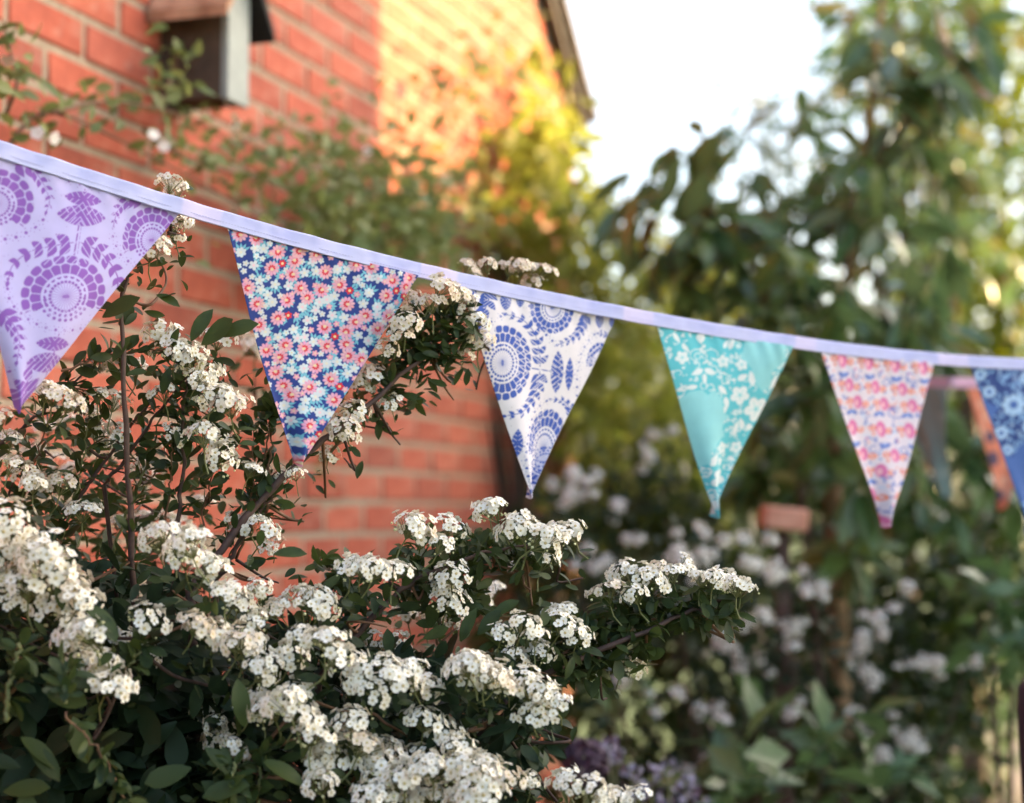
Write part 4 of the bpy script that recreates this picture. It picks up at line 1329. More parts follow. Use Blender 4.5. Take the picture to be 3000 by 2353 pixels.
# side branches under each chain of flowers, run back to the nearest main branch
for und, d in branch_paths:
    for _ in range(3):
        if len(und) > 2: und = np.concatenate([und[:1], (und[:-2] + und[1:-1] * 2 + und[2:]) / 4, und[-1:]])
    seq = und if und[0][2] < und[-1][2] else und[::-1]
    dm = np.linalg.norm(main_all[None] - seq[:, None], axis=2)
    k0 = dm.min(axis=1).argmin()
    a = main_all[dm[k0].argmin()]
    if k0 > len(seq) / 2: seq = seq[::-1]
    st = seq[0]
    if np.linalg.norm(a - st) < .16:
        lead = [a, a * .4 + st * .6 + np.array([0, .006, -.004])]
    else:
        lead = [st + np.array([-.006, .03, -.025])]
    p3 = spline(np.array(lead + list(seq)), 6 * (len(seq) + 2))
    build('twig', [(*tube(p3, np.linspace(.0021, .0010, len(p3)), 5), 0)], M['twig'] if RNG.random() < .6 else M['bark'], bush)

# leaves: round each head's stalk, along branches, and through the body of the bush
LP, LX, LZ, LS, LM = [], [], [], [], []
def add_leaf(p, x, z, s, m=0): LP.append(p); LX.append(x); LZ.append(z); LS.append(s); LM.append(m)
for p, ax, sc_, old, dd in heads:
    for k in range(RNG.integers(3, 7)):
        t = RNG.uniform(.018, .075)
        q = p - ax * t * sc_ + RNG.normal(size=3) * .007 + np.array([0, .012, 0])
        a = RNG.uniform(0, 6.28)
        out = fl_axes(ax, a)
        x = unit(out * .9 + ax * RNG.uniform(-.5, .6) + RNG.normal(size=3) * .2)
        add_leaf(q, x, unit(ax * .8 + toCam(q) * .3 + RNG.normal(size=3) * .35), RNG.uniform(.014, .028) * sc_)
for p3, (pts, ds, r0, r1, mt) in zip(main_pts, BR):
    L_ = len(p3)
    for k in range(int(L_ * 1.6)):
        i = RNG.integers(3, L_)
        T = unit(p3[i] - p3[i - 1])
        x = unit(np.cross(T, rnd_dirs(1)[0]) + T * RNG.uniform(.2, .9))
        add_leaf(p3[i] + x * .004, x, unit(UP * .6 + toCam(p3[i]) * .4 + RNG.normal(size=3) * .4), RNG.uniform(.012, .026))
env_x = [-100, 0, 300, 450, 600, 760, 900, 1100, 1200, 1500, 1650, 1700]
env_y = [1500, 1520, 1640, 1640, 1720, 1790, 1830, 1850, 1870, 1960, 2090, 2353]
n_body = 0
while n_body < 6500:
    x, y = RNG.uniform(-90, 1720), RNG.uniform(1450, 2480)
    ye = np.interp(x, env_x, env_y)
    if y < ye + 25 or (x > 1500 and y > 2100 and x > 1650 - (y - 2100) * .5): continue
    d = RNG.uniform(1.72, 2.28) + .03 * (y < ye + 120)
    p = P(x, y, d)
    xdir = unit(np.array([RNG.normal() * .8, RNG.normal() * .8 - .2, RNG.normal() * .6 - .05]))
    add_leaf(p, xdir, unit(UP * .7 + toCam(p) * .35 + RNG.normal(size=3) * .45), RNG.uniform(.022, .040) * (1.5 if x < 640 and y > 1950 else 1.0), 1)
    n_body += 1
# thinner growth above, between the stems
for (x0_, x1_, y0_, y1_, d0, d1, n_, sz) in ((-40, 260, 1180, 1520, 1.84, 2.2, 150, .018), (240, 640, 1280, 1640, 1.88, 2.25, 150, .018), (40, 420, 1450, 1700, 1.9, 2.3, 260, .022), (620, 860, 1080, 1560, 1.88, 2.0, 90, .018), (1150, 1390, 900, 1080, 1.955, 1.985, 230, .020), (1000, 1260, 1050, 1200, 1.95, 2.02, 110, .020), (900, 1100, 1640, 1850, 1.82, 1.98, 190, .022), (1160, 1420, 1560, 1800, 1.84, 1.98, 330, .022), (1400, 1640, 1580, 1660, 1.87, 1.95, 170, .019), (1450, 1760, 1830, 1990, 1.84, 1.98, 330, .022), (1760, 2160, 1730, 1830, 1.89, 1.96, 330, .021), (1640, 1900, 1830, 1960, 1.88, 1.96, 200, .021), (420, 660, 1000, 1220, 1.86, 1.96, 70, .018), (255, 480, 800, 1120, 1.80, 1.88, 40, .022)):
    for k in range(n_):
        x, y, d = RNG.uniform(x0_, x1_), RNG.uniform(y0_, y1_), RNG.uniform(d0, d1)
        p = P(x, y, d)
        add_leaf(p, unit(np.array([RNG.normal(), RNG.normal() * .8, RNG.normal() * .7 + .2])), unit(UP * .7 + toCam(p) * .3 + RNG.normal(size=3) * .5), sz * RNG.uniform(.7, 1.3))
# single larger leaves that stand out
for x, y, d, ang, s in ((800,1625,1.76,10,.034),(760,1600,1.80,80,.018),(480,900+150,1.80,-100,.0),(500,1075,1.82,-110,.03),(640,985,1.82,20,.045),(560,1000,1.82,60,.04),(590,1010,1.82,35,.045),(330,1060,1.80,60,.032),(300,930,1.79,30,.045),(80,2180,1.64,-40,.075),(75,2310,1.64,-85,.05),(60,2160,1.64,-30,.06),(215,2100,1.64,-70,.05),(140,1960,1.64,-15,.05),(130,2020,1.64,-20,.05),(600,2190,1.66,-35,.045),(590,2290,1.66,-30,.055),(715,2130,1.67,95,.05),(1260,1840,1.85,80,.03),(1350,1880,1.82,70,.038),(1400,1860,1.82,50,.036),(1440,1810,1.84,40,.034),(1240,1870,1.8,20,.03),(240,1770,1.64,-30,.045),(300,1800,1.64,-60,.03),(440,1790,1.72,30,.03),(640,1770,1.74,-160,.032),(640,1750,1.74,130,.03),(10,2320,1.64,10,.06),(60,2250,1.64,160,.06),(560,2250,1.66,200,.05),(770,2230,1.66,-20,.05),(730,2300,1.65,190,.05)):
    if s == 0: continue
    s = min(s, .046)
    a = R(ang)
    p = P(x, y, d)
    add_leaf(p, unit(_r * math.cos(a) + _u * math.sin(a) - _f * .15), unit(toCam(p) * .8 + UP * .6), s)
LP, LX, LZ, LS, LM = map(np.array, (LP, LX, LZ, LS, LM))
dist = (LP - CAM) @ _f
fx = 1500 + (LP - CAM) @ _r / dist * F; fy = 1176.5 - (LP - CAM) @ _u / dist * F
ok = ~((fx > 1392) & (fx < 1850) & (fy > 830) & (fy < 1460) & (dist < 2.2))
LP, LX, LZ, LS, LM, dist, fx, fy = (q[ok] for q in (LP, LX, LZ, LS, LM, dist, fx, fy))
vis = (fx > 0) & (fx < 3000) & (fy > 0) & (fy < 2353)
rank = np.argsort(-(LS / dist * vis - (dist > 1.9) * .01))
first = rank[:298]; others = rank[298:]
for k in first:
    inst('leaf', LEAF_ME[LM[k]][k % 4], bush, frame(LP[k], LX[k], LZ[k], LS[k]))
parts = []
for v in range(4):
    for m in (0, 1):
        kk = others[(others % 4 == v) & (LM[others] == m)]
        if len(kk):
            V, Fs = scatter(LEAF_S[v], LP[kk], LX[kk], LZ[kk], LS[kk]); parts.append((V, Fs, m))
build('foliage', parts, [M['leaf_bush'], M['leaf_shaded']], bush, True, kind='stuff')

# ------------------------------------------------------------------ climbing rose trained on the brick wall
rose = empty('climbing_rose', wall(3.4, 0, .08), 'climbing rose with small green and bronze leaves trained across the brick wall', 'climber')
LEAF_R = [leaf_t(.55, .1, .2, 3, .45), leaf_t(.5, .2, .3, 3, .5)]
def wall_px(x, y, out):
    """point in front of the wall that the photo shows at x, y"""
    ray = P(x, y, 1.0) - CAM
    den = ray @ WN
    t = (((W0 + WN * out) - CAM) @ WN) / den
    return CAM + ray * t
rose_stems = [[(-60, 560), (60, 380), (160, 330), (330, 400), (520, 500), (700, 600), (860, 700)], [(150, 330), (280, 300), (420, 310), (560, 350), (700, 430)], [(420, 380), (560, 470), (760, 530), (960, 610), (1150, 700)],
              [(700, 420), (840, 380), (1000, 430), (1160, 520), (1300, 640)], [(860, 760), (960, 620), (1060, 480), (1180, 400)], [(1050, 820), (1160, 680), (1260, 560), (1330, 420)], [(20, 330), (50, 240), (30, 150), (10, 60)], [(470, 300), (500, 230), (520, 150), (510, 110)], [(1100, 1000), (1120, 800), (1200, 600)], [(900, 900), (880, 760), (900, 640)]]
pos, xd, zd, sz = [], [], [], []
stem_paths = []
for k, st in enumerate(rose_stems):
    p3 = spline(np.array([wall_px(x, y, .05 + .07 * RNG.random()) for x, y in st]), 22)
    build('stem', [(*tube(p3, np.linspace(.004, .0016, len(p3)), 6), 0)], M['twig'], rose)
    stem_paths.append(p3)
rose_main = spline(np.array([wall(5.35, 0, .06), wall(5.3, 1.2, .05), wall_px(1480, 800, .05), wall_px(1300, 640, .06)]), 14)
build('stem', [(*tube(rose_main, np.linspace(.012, .005, len(rose_main)), 7), 0)], M['bark'], rose)
def rose_cloud(n, xr, yr, out, size):
    for k in range(n):
        x = RNG.normal() * xr[1] + xr[0]; y = RNG.normal() * yr[1] + yr[0]
        p = wall_px(x, y, RNG.uniform(.03, out))
        pos.append(p); xd.append(RNG.normal(size=3) * [1, 1, .7] + [0, 0, -.15]); zd.append(unit(WN * .7 + UP * .5 + RNG.normal(size=3) * .5)); sz.append(RNG.uniform(.6, 1.25) * size)
rose_cloud(40, (330, 130), (300, 50), .14, .034)
rose_cloud(44, (500, 60), (240, 60), .22, .036)
rose_cloud(40, (560, 90), (420, 60), .16, .032)
rose_cloud(50, (720, 110), (500, 60), .16, .034)
rose_cloud(130, (900, 110), (470, 80), .22, .038)
rose_cloud(460, (1080, 120), (580, 100), .3, .04)
rose_cloud(430, (1250, 90), (660, 110), .3, .045)
rose_cloud(200, (1000, 140), (700, 60), .25, .042)
rose_cloud(24, (30, 30), (200, 60), .12, .038)
rose_cloud(14, (80, 60), (390, 40), .1, .032)
rose_cloud(40, (1330, 60), (230, 70), .2, .05)
rose_cloud(30, (1480, 50), (150, 90), .2, .05)
rose_cloud(50, (1060, 80), (850, 90), .2, .034)
rose_cloud(40, (950, 40), (1150, 120), .12, .03)
for p3 in stem_paths:
    for q in p3[::2]:
        pos.append(q + RNG.normal(size=3) * .012); xd.append(RNG.normal(size=3)); zd.append(unit(WN + UP * .6 + RNG.normal(size=3) * .4)); sz.append(RNG.uniform(.025, .04))
pos, xd, zd, sz = map(np.array, (pos, xd, zd, sz))
near_i = np.argsort((pos - CAM) @ _f)
me_r = [make_mesh('leaf', [(*t, 0)], M['leaf_rose'], True) for t in LEAF_R]
for k in near_i[:290]: inst('leaf', me_r[k % 2], rose, frame(pos[k], xd[k], zd[k], sz[k]))
kk = near_i[290:]
V, Fs = scatter(LEAF_R[0], pos[kk], xd[kk], zd[kk], sz[kk])
build('foliage', [(V, Fs, 0)], M['leaf_rose'], rose, True, kind='stuff')
M['blossom'] = mat_simple('rose_blossom', (0.75, 0.66, 0.60), (0.84, 0.78, 0.74), 60, 0.6, 0)
for x, y in ((20, 175), (110, 390), (160, 405), (670, 300), (690, 365), (450, 395), (480, 430), (860, 590), (1080, 440), (1240, 660)):
    p = wall_px(x, y, .13)
    inst('rose_bloom', FL_ME[0] if False else make_mesh('rose_bloom', [(*FLW[1][0], 0), (FLW[2][0][0] * .6 + [0, 0, .12], FLW[2][0][1], 0), (*FLW[1][1], 1)], [M['blossom'], M['eye']], False), rose, frame(p, RNG.normal(size=3), unit(toCam(p) + UP * .4), .011))

# ------------------------------------------------------------------ magnolia standing in the bed
def twig_tree(root, joints, radii, mat, name='branch'):
    return build(name, [(*tube(joints, radii, 7), 0)], mat, root)
MAGD = 4.5
mag_base = P(2462, 1500, MAGD); mag_base[2] = 0
mag = empty('magnolia_tree', mag_base, 'young magnolia with long glossy leaves and rusty undersides behind the flags', 'tree')
tp = np.array([mag_base, mag_base * [1, 1, 0] + [0.004, 0, .7], P(2462, 2000, MAGD), P(2455, 1750, MAGD), P(2440, 1500, MAGD), P(2450, 1100, MAGD + .05), P(2500, 700, MAGD + .1), P(2560, 250, MAGD + .1), P(2600, -150, MAGD + .15)])
tp3 = spline(tp, 40)
build('trunk', [(*tube(tp3, np.interp(np.linspace(0, 1, len(tp3)), [0, .35, .5, .7, 1], [.030, .027, .025, .015, .006]), 10), 0)], M['mag_bark'], mag)
stake = build('stake', [(*tube(np.array([mag_base + [-.03, -.04, 0], P(2395, 1900, MAGD - .06), P(2370, 1650, MAGD - .06), P(2345, 1420, MAGD - .06)]), [.012, .012, .011, .010], 8), 0)], M['bark'], mag)
LEAF_M = [leaf_t(.36, .18, .22, 5, .5), leaf_t(.32, .35, .3, 5, .5, twist=.3), leaf_t(.40, .10, .15, 5, .52), leaf_t(.34, .5, .25, 5, .48, wave=.01)]
me_m = [make_mesh('leaf', [(*t, 0)], M['leaf_mag'], True) for t in LEAF_M]
whorls = []
def whorl_zone(n, x0, x1, y0, y1, d0, d1, dens=None):
    for k in range(n):
        whorls.append((RNG.uniform(x0, x1), RNG.uniform(y0, y1), RNG.uniform(d0, d1)))
whorl_zone(20, 2250, 2800, 820, 1350, 4.1, 4.9)
whorl_zone(15, 1950, 2350, 520, 950, 4.2, 4.9)
whorl_zone(9, 1800, 2120, 560, 760, 4.3, 4.8)
whorl_zone(12, 2350, 2820, 320, 850, 4.2, 4.9)
whorl_zone(14, 2480, 2900, -60, 350, 4.3, 4.9)
whorl_zone(6, 2180, 2500, 450, 700, 4.4, 4.9)
whorl_zone(17, 2350, 2960, 1250, 1620, 4.1, 4.8)
whorl_zone(8, 2080, 2420, 950, 1400, 4.4, 4.9)
whorl_zone(5, 2820, 3060, 900, 1500, 4.1, 4.7)
whorls += [(1790, 600, 4.5), (1850, 500, 4.5), (2050, 400, 4.6), (2120, 360, 4.7), (1960, 420, 4.6), (2020, 520, 4.5)]
MP, MX, MZ, MS = [], [], [], []
for x, y, d in whorls:
    p = P(x, y, d)
    i = np.argmin(np.abs(tp3[:, 2] - (p[2] - .25)) + (tp3[:, 2] < .9) * 9)
    a = tp3[i]
    mid = a * .45 + p * .55 + np.array([0, 0, -.03]) + RNG.normal(size=3) * .02
    br = spline(np.array([a, mid, p]), 9)
    twig_tree(mag, br, np.linspace(.0050, .0020, len(br)), M['stalk'] if RNG.random() < .6 else M['bark'])
    T = unit(br[-1] - br[-2])
    for k in range(RNG.integers(7, 11)):
        a_ = k * 2.4 + RNG.normal() * .3
        o_ = fl_axes(T, a_)
        x_ = unit(o_ + T * RNG.uniform(-.1, .6) + np.array([0, 0, RNG.uniform(-1.4, .05)]))
        MP.append(p - T * RNG.uniform(0, .07)); MX.append(x_); MZ.append(unit(UP * .8 + o_ * -.1 + RNG.normal(size=3) * .35)); MS.append(RNG.uniform(.10, .165))
MP, MX, MZ, MS = map(np.array, (MP, MX, MZ, MS))
ordm = np.argsort((MP - CAM) @ _f)
for k in ordm[:298]: inst('leaf', me_m[k % 4], mag, frame(MP[k], MX[k], MZ[k], MS[k]))
parts = []
for v in range(4):
    kk = ordm[298:]; kk = kk[kk % 4 == v]
    V, Fs = scatter(LEAF_M[v], MP[kk], MX[kk], MZ[kk], MS[kk]); parts.append((V, Fs, 0))
build('foliage', parts, M['leaf_mag'], mag, True, kind='stuff')

# ------------------------------------------------------------------ shrubs and trees beyond
LEAF_F = [leaf_t(.5, .15, .2, 2, .5), leaf_t(.42, .3, .3, 2, .5)]
def plant(name, label, cat, base_px, d, clumps, leaf_mat, leaf, n_leaf, trunk_r, group=None, gap=.5, droop=0.0, crown='crown', stems=1):
    """trunk with limbs to each clump; crown of many small leaves in clumps of uneven size.
    clumps: (px, py, depth, radius m)"""
    b = P(base_px, 1500, d); b[2] = 0
    t = empty(name, b, label, cat, group)
    cs = [(P(x, y, dd), r) for x, y, dd, r in clumps]
    cen = np.mean([c for c, r in cs], axis=0)
    fork = b * .5 + cen * .5; fork[2] = max(.15, min(c[2] for c, r in cs) * .55)
    tr = spline(np.array([b, (b + fork) / 2 + RNG.normal(size=3) * .03, fork]), 8)
    tk = [tube(tr, np.linspace(trunk_r, trunk_r * .7, len(tr)), 8)]
    for c, r in cs:
        l = spline(np.array([fork, (fork + c) / 2 + RNG.normal(size=3) * .08 * r + [0, 0, .05], c]), 8)
        tk.append(tube(l, np.linspace(trunk_r * .6, trunk_r * .18, len(l)), 6))
    V, Fs = merge(tk)
    build('trunk', [(V, Fs, 0)], M['trunk'], t)
    tot = sum(r ** 2 for c, r in cs)
    pos, xx, zz, ss = [], [], [], []
    for c, r in cs:
        n = int(n_leaf * r ** 2 / tot)
        sub = max(4, int(7 * r / .4))
        sc = c + rnd_dirs(sub) * (RNG.uniform(.35, 1, (sub, 1)) ** .6) * r * [1, 1, .85]
        idx = RNG.integers(0, sub, n)
        q = sc[idx] + RNG.normal(size=(n, 3)) * r * gap * .42
        pos.append(q); o_ = unit(q - c)
        xx.append(o_ * .7 + RNG.normal(size=(n, 3)) * .7 + [0, 0, -droop]); zz.append(o_ * .5 + [0, 0, .7] + RNG.normal(size=(n, 3)) * .6)
        ss.append(RNG.uniform(.65, 1.3, n) * leaf)
    pos, xx, zz, ss = (np.concatenate(a) for a in (pos, xx, zz, ss))
    h = np.arange(len(pos)) % 2
    parts = []
    for v in (0, 1):
        V, Fs = scatter(LEAF_F[v], pos[h == v], xx[h == v], zz[h == v], ss[h == v]); parts.append((V, Fs, 0))
    build(crown, parts, leaf_mat, t, True)
    return t
plant('wall_shrub', 'bushy shrub with yellow green leaves catching the sun at the end of the brick wall', 'shrub', 1560, 5.1,
      [(1350, 520, 4.95, .16), (1430, 400, 5.05, .14), (1520, 330, 5.15, .16), (1590, 430, 5.2, .17), (1480, 560, 5.0, .2), (1620, 560, 5.2, .2), (1400, 660, 4.9, .2), (1550, 700, 5.0, .24), (1660, 720, 5.2, .2), (1300, 640, 4.85, .14), (1500, 250, 5.2, .08)],
      M['leaf_olive'], .085, 900, .014, gap=.6)
plant('olive_shrub', 'tall olive green shrub with drooping growth standing past the wall corner', 'shrub', 1750, 5.6,
      [(1600, 900, 5.4, .26), (1750, 850, 5.6, .28), (1900, 800, 5.8, .26), (1680, 1050, 5.4, .3), (1850, 1020, 5.6, .32), (1620, 1220, 5.3, .28), (1780, 1230, 5.5, .32), (1960, 1180, 5.7, .32), (1700, 1400, 5.3, .3), (1880, 1400, 5.6, .3), (2080, 1020, 5.9, .28)],
      M['leaf_olive'], .06, 3300, .02, gap=.7, droop=.5)
plant('yellow_leaved_shrub', 'bright yellow leaved shrub in the sun seen through the magnolia branches', 'shrub', 2130, 6.6,
      [(2000, 880, 6.6, .16), (2110, 820, 6.6, .2), (2180, 920, 6.7, .22), (2060, 960, 6.5, .2), (1830, 980, 6.4, .12), (1800, 1180, 6.3, .14)],
      M['leaf_yellow'], .07, 1500, .02, gap=.6)
plant('pale_green_tree', 'tall airy tree with sunlit yellow green leaves beyond the magnolia', 'tree', 2850, 8.6,
      [(2950, 350, 8.5, .55), (2800, 150, 8.7, .5), (3050, 80, 8.6, .55), (2700, -50, 8.8, .5), (2900, 650, 8.4, .5), (3060, 750, 8.4, .5), (2930, -150, 8.8, .6), (2640, 380, 8.8, .35), (2800, 480, 8.6, .4), (2980, 950, 8.4, .45), (2850, 900, 8.5, .4)],
      M['leaf_yellow'], .09, 5200, .07, gap=.8)
plant('tall_evergreen_tree', 'tall dark evergreen tree with gaps of white sky in its crown', 'tree', 2640, 7.2,
      [(2620, 60, 7.2, .3), (2560, 250, 7.1, .3), (2700, 320, 7.2, .28), (2520, 430, 7.1, .26), (2640, 560, 7.2, .36), (2760, 620, 7.2, .3), (2560, 760, 7.1, .36), (2720, 860, 7.2, .36), (2630, -180, 7.3, .36), (2760, 120, 7.3, .26), (2860, 480, 7.3, .2)],
      M['leaf_mag'], .11, 900, .05, gap=.7, droop=.5)
plant('distant_slender_tree', 'slender pale tree top far off against the white sky', 'tree', 2280, 15.0,
      [(2200, 270, 15, .42), (2330, 290, 15, .42), (2440, 200, 15, .45), (2260, 400, 15, .5), (2400, 420, 15, .55), (2170, 480, 15, .4), (2320, 560, 15, .6)],
      M['leaf_dark'], .12, 650, .07, gap=.8)
for k, (bx, d, lab, mat, cl) in enumerate((
    (1800, 9.0, 'dark laurel shrub low behind the olive shrub', 'leaf_dark', [(1650, 1350, 8.8, .6), (1850, 1300, 9, .6), (1760, 1550, 8.8, .6), (1950, 1500, 9, .6), (1600, 1600, 8.7, .55)]),
    (2300, 9.6, 'dense green hedge shrub standing behind the magnolia trunk', 'leaf_dark', [(2150, 1150, 9.6, .6), (2350, 1050, 9.7, .65), (2250, 1350, 9.5, .65), (2450, 1300, 9.6, .6), (2150, 1550, 9.3, .6), (2400, 1550, 9.4, .65), (2500, 1050, 9.6, .5)]),
    (2800, 9.8, 'broad mid green shrub under the sunlit tree beside the path', 'leaf_broad', [(2650, 1150, 9.8, .6), (2850, 1150, 9.8, .6), (2700, 1400, 9.6, .65), (2950, 1380, 9.6, .65), (2650, 1650, 9.4, .6), (2880, 1650, 9.5, .6), (3050, 1600, 9.5, .6), (3050, 1200, 9.7, .5), (2760, 1930, 9.3, .6), (2960, 1930, 9.3, .6), (2700, 2150, 9.2, .5), (3020, 2150, 9.2, .5)]))):
    plant('hedge_shrub', lab, 'shrub', bx, d, cl, M[mat], .10, 3600, .02, 'shrubs at the far side of the garden', gap=.65)
plant('low_evergreen_shrub', 'low dark evergreen shrub filling the shade beneath the magnolia', 'shrub', 2350, 4.95,
      [(1750, 2050, 4.42, .28), (1950, 1950, 4.52, .28), (2150, 1900, 4.62, .28), (2350, 1950, 5.17, .26), (2560, 1850, 5.17, .3), (2750, 1900, 4.82, .3), (2900, 1750, 4.72, .28), (1850, 2250, 4.22, .28), (2100, 2200, 4.42, .3), (2350, 2290, 4.72, .22), (2600, 2180, 4.52, .28), (1650, 1750, 4.82, .24), (1800, 1650, 5.02, .26), (2050, 1680, 5.02, .28), (2950, 2000, 4.52, .26)],
      M['leaf_dark'], .06, 9000, .02, gap=.6)
plant('glossy_laurel', 'laurel branch with broad bluish glossy leaves at the edge of the bed', 'shrub', 2950, 3.6,
      [(2900, 1750, 3.6, .07), (2970, 1850, 3.55, .07), (2980, 1700, 3.6, .06), (2860, 1800, 3.65, .05)], M['leaf_broad'], .085, 70, .008, gap=.7)
plant('broad_leaved_plant', 'plant with broad mid green leaves low in front of the magnolia trunk', 'plant', 2350, 3.4,
      [(2200, 2230, 3.4, .07), (2320, 2280, 3.35, .07), (2420, 2190, 3.5, .07), (2480, 2320, 3.4, .06), (2130, 2340, 3.3, .07), (2260, 2130, 3.5, .05), (1900, 2120, 3.6, .06), (2600, 2330, 3.5, .06)],
      M['leaf_broad'], .10, 90, .008, gap=.8)

# second, farther spiraea with scattered white heads
M['petal_white'] = mat_leaf('petal_white', [(0.86, 0.85, 0.80), (0.92, 0.91, 0.88)], 0.2, 0.6, spec=.2, tcol=(.9, .9, .85))
CM_W = [corymb_mesh(c, M['petal_white']) for c in CORY]
b_s2 = P(2180, 1500, 3.9); b_s2[2] = 0
sp2 = empty('spiraea_bush', b_s2, 'second spiraea with scattered white heads in the shade around the magnolia trunk', 'bush')
heads2 = []
for x, y, n, sx, sy, d in ((2020, 1640, 5, 40, 20, 3.6), (2130, 1570, 6, 55, 25, 3.6), (2230, 1640, 6, 40, 25, 3.7), (2290, 1690, 4, 30, 20, 3.7), (2040, 1610, 3, 20, 20, 3.6), (2370, 1745, 4, 25, 14, 3.7), (2260, 1810, 6, 45, 30, 3.8), (2340, 1830, 4, 30, 30, 3.8), (2210, 1930, 6, 50, 35, 3.8), (2400, 1900, 4, 20, 40, 3.8), (2120, 1880, 2, 10, 10, 3.7), (2170, 1840, 1, 4, 4, 3.7), (2540, 1940, 6, 30, 25, 3.9), (2510, 1750, 2, 10, 14, 3.9), (2530, 1800, 1, 4, 4, 3.9), (2650, 1950, 2, 30, 10, 4), (2700, 1940, 1, 4, 4, 4), (2790, 1960, 5, 40, 14, 4), (2080, 2080, 2, 20, 14, 3.7), (2140, 2110, 2, 20, 10, 3.7), (2220, 2090, 1, 5, 5, 3.7), (2330, 2090, 3, 20, 25, 3.8), (2100, 2200, 4, 40, 30, 3.7), (2050, 2260, 5, 50, 35, 3.7), (2600, 2120, 5, 45, 20, 3.9), (2650, 2160, 3, 20, 20, 3.9), (2690, 2190, 1, 4, 4, 3.9), (2570, 2200, 2, 14, 14, 3.9), (1700, 1380, 5, 30, 20, 4.1), (1640, 1430, 5, 40, 20, 4.1), (1800, 1480, 3, 14, 24, 4.2), (1900, 1350, 4, 30, 25, 4.3), (1930, 1270, 3, 30, 14, 4.3), (1710, 1440, 3, 16, 16, 4.1), (1850, 1590, 2, 10, 10, 3.9), (1740, 1640, 3, 30, 14, 3.9), (1500, 1640, 2, 10, 30, 3.6), (1700, 1600, 2, 14, 14, 3.9), (2000, 1740, 2, 20, 20, 3.8), (2410, 2000, 2, 10, 20, 3.8), (1880, 1990, 2, 20, 20, 3.7), (1980, 2060, 2, 20, 20, 3.7)):
    for k in range(n):
        p = P(x + RNG.normal() * sx * 1.15, y + RNG.normal() * sy * 1.15, d - .1 + RNG.normal() * .06)
        if 2395 < x < 2525 and 1650 < y < 2080: p = p + np.array([.11, 0, 0])
        ax = unit(UP * .55 + toCam(p) * .9 + RNG.normal(size=3) * .25)
        inst('flower_cluster', CM_W[RNG.integers(0, 8)], sp2, frame(p, fl_axes(ax, RNG.uniform(0, 6)), ax, RNG.uniform(.5, .85)))
        heads2.append(p - ax * .04)
h2 = np.array(heads2)
lp = np.repeat(h2, 9, axis=0) + RNG.normal(size=(len(h2) * 9, 3)) * [.05, .05, .06] - [0, -.11, .06]
V, Fs = scatter(LEAF_S[0], lp, RNG.normal(size=lp.shape), RNG.normal(size=lp.shape) * .5 + [0, -.3, .8], RNG.uniform(.025, .045, len(lp)))
build('foliage', [(V, Fs, 0)], M['leaf_shaded'], sp2, True, kind='stuff')
for k in range(16):
    q = h2[RNG.integers(0, len(h2))]
    l = spline(np.array([b_s2 + RNG.normal(size=3) * [.05, .05, 0], b_s2 * .45 + q * .55 + [0, 0, -.12], q]), 14)
    build('branch', [(*tube(l, np.linspace(.006, .0018, len(l)), 6), 0)], M['bark'], sp2)

# ------------------------------------------------------------------ purple allium and lilac flowers low in the bed
M['allium'] = mat_simple('allium_floret', (0.03, 0.012, 0.028), (0.06, 0.026, 0.05), 150, 0.7, 0)
M['lilac'] = mat_simple('lilac_petal', (0.20, 0.18, 0.26), (0.30, 0.28, 0.38), 150, 0.7, 0)
def flower_ball(c, r, n, fr):
    d = rnd_dirs(n)
    return scatter(FLW[0][0], c + d * r * RNG.uniform(.8, 1.05, (n, 1)), rnd_dirs(n), d, np.full(n, fr))
pa = P(1712, 2235, 2.75)
al = empty('allium', (pa[0], pa[1], 0), 'dark purple globe allium on a tall stem below the white spiraea', 'flower')
build('flower_head', [(*flower_ball(pa, .037, 150, .0085), 0)], M['allium'], al, False)
build('stem', [(*tube(np.array([[pa[0], pa[1], 0], [pa[0] + .01, pa[1], pa[2] * .5], pa]), [.004, .0035, .003], 6), 0)], M['stalk'], al)
li_b = P(1930, 1500, 2.95)
li = empty('lilac_flowered_plant', (li_b[0], li_b[1], 0), 'plant with small clusters of pale lilac flowers beside the purple allium', 'flower')
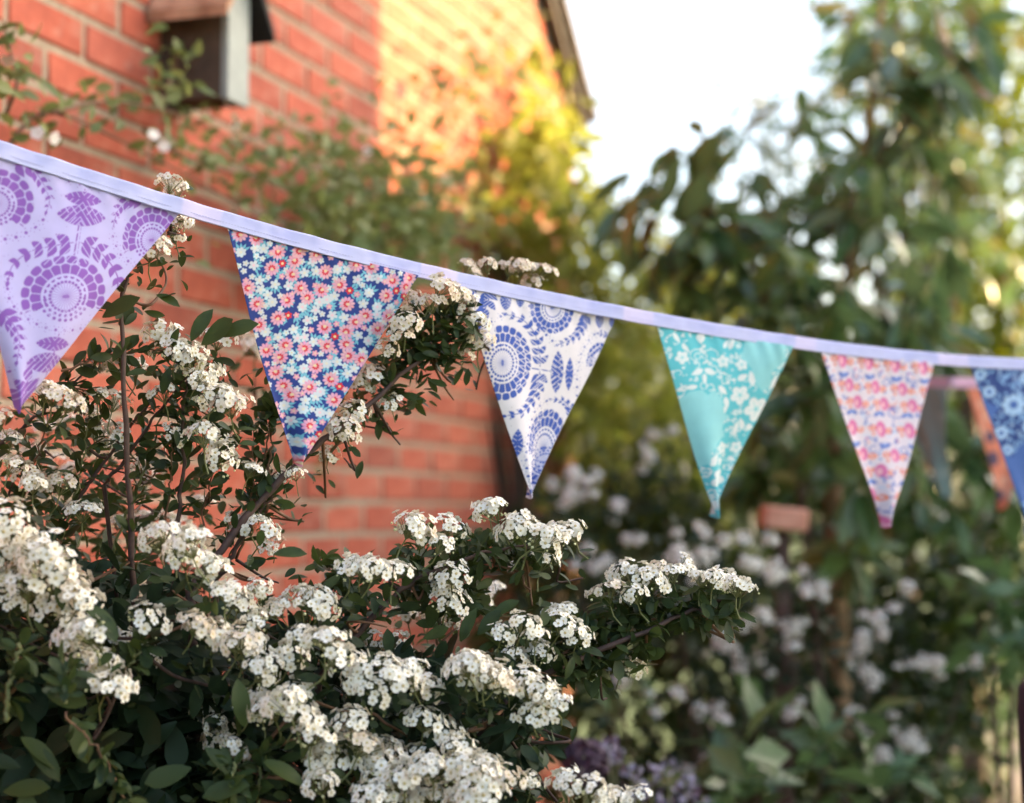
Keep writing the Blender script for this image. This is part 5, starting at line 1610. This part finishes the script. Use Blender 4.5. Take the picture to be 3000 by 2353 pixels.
for x, y in ((1800, 2215), (1850, 2255), (1905, 2270), (1960, 2250), (2010, 2290), (1880, 2320), (1950, 2330), (2060, 2330), (1830, 2320), (1780, 2180), (2000, 2345)):
    c = P(x, y, 2.9 + RNG.normal() * .05)
    build('flower_head', [(*flower_ball(c, .017, 12, .0065), 0)], M['lilac'], li, False)
    b_ = np.array([li_b[0] + RNG.normal() * .04, li_b[1] + RNG.normal() * .04, 0])
    build('stem', [(*tube(spline(np.array([b_, (b_ + c) / 2 + [.01, 0, 0], c]), 6), .0018, 5), 0)], M['stalk'], li)

# ------------------------------------------------------------------ clay block and navy jar
M['clay'] = mat_simple('clay', (0.50, 0.22, 0.14), (0.62, 0.32, 0.22), 16, 0.85, 0.4, 0.004)
pc = P(2292, 1552, 4.0)
post_x = pc[0]
cp = empty('garden_post', (pc[0], pc[1], 0), 'thin post with a pinkish clay cap among the leaves beside the magnolia trunk', 'post')
V, Fs = bevel_box((-.050, -.06, 0), (.050, .06, .052), .005)
a = R(6)
Rm = np.array([[math.cos(a), 0, math.sin(a)], [0, 1, 0], [-math.sin(a), 0, math.cos(a)]])
build('cap', [(V @ Rm.T + pc, Fs, 0)], M['clay'], cp, False)
V, Fs = bevel_box((-.016, -.016, 0), (.016, .016, pc[2] - .005), .003)
build('shaft', [(V + [pc[0], pc[1], 0], Fs, 0)], M['bark'], cp, False)

M['navy'] = mat_simple('navy_glaze', (0.008, 0.009, 0.022), (0.014, 0.015, 0.034), 12, 0.55, 0.05)
pn = P(3105, 2080, 2.45)
prof_j = [(0.045, 0), (0.05, .02), (0.05, .6), (.052, pn[2] - .22), (.056, pn[2] - .1), (.060, pn[2]), (.057, pn[2] + .03), (.045, pn[2] + .05), (.02, pn[2] + .058), (.002, pn[2] + .06)]
th = np.linspace(0, 2 * math.pi, 32, endpoint=False)
V = np.array([[pn[0] + r * math.cos(t), pn[1] + r * math.sin(t), z] for r, z in prof_j for t in th])
i, j = np.meshgrid(np.arange(len(prof_j) - 1), np.arange(32), indexing='ij')
a_ = (i * 32 + j).ravel(); b_ = (i * 32 + (j + 1) % 32).ravel()
np_o = empty('navy_bollard', (pn[0], pn[1], 0), 'dark navy rounded post at the edge of the bed', 'post')
build('post', [(V, np.stack([a_, b_, b_ + 32, a_ + 32], 1), 0)], M['navy'], np_o)
build('collar', [(*tube(np.array([[pn[0], pn[1], .62], [pn[0], pn[1], .64]]), .053, 24), 0)], M['navy'], np_o)
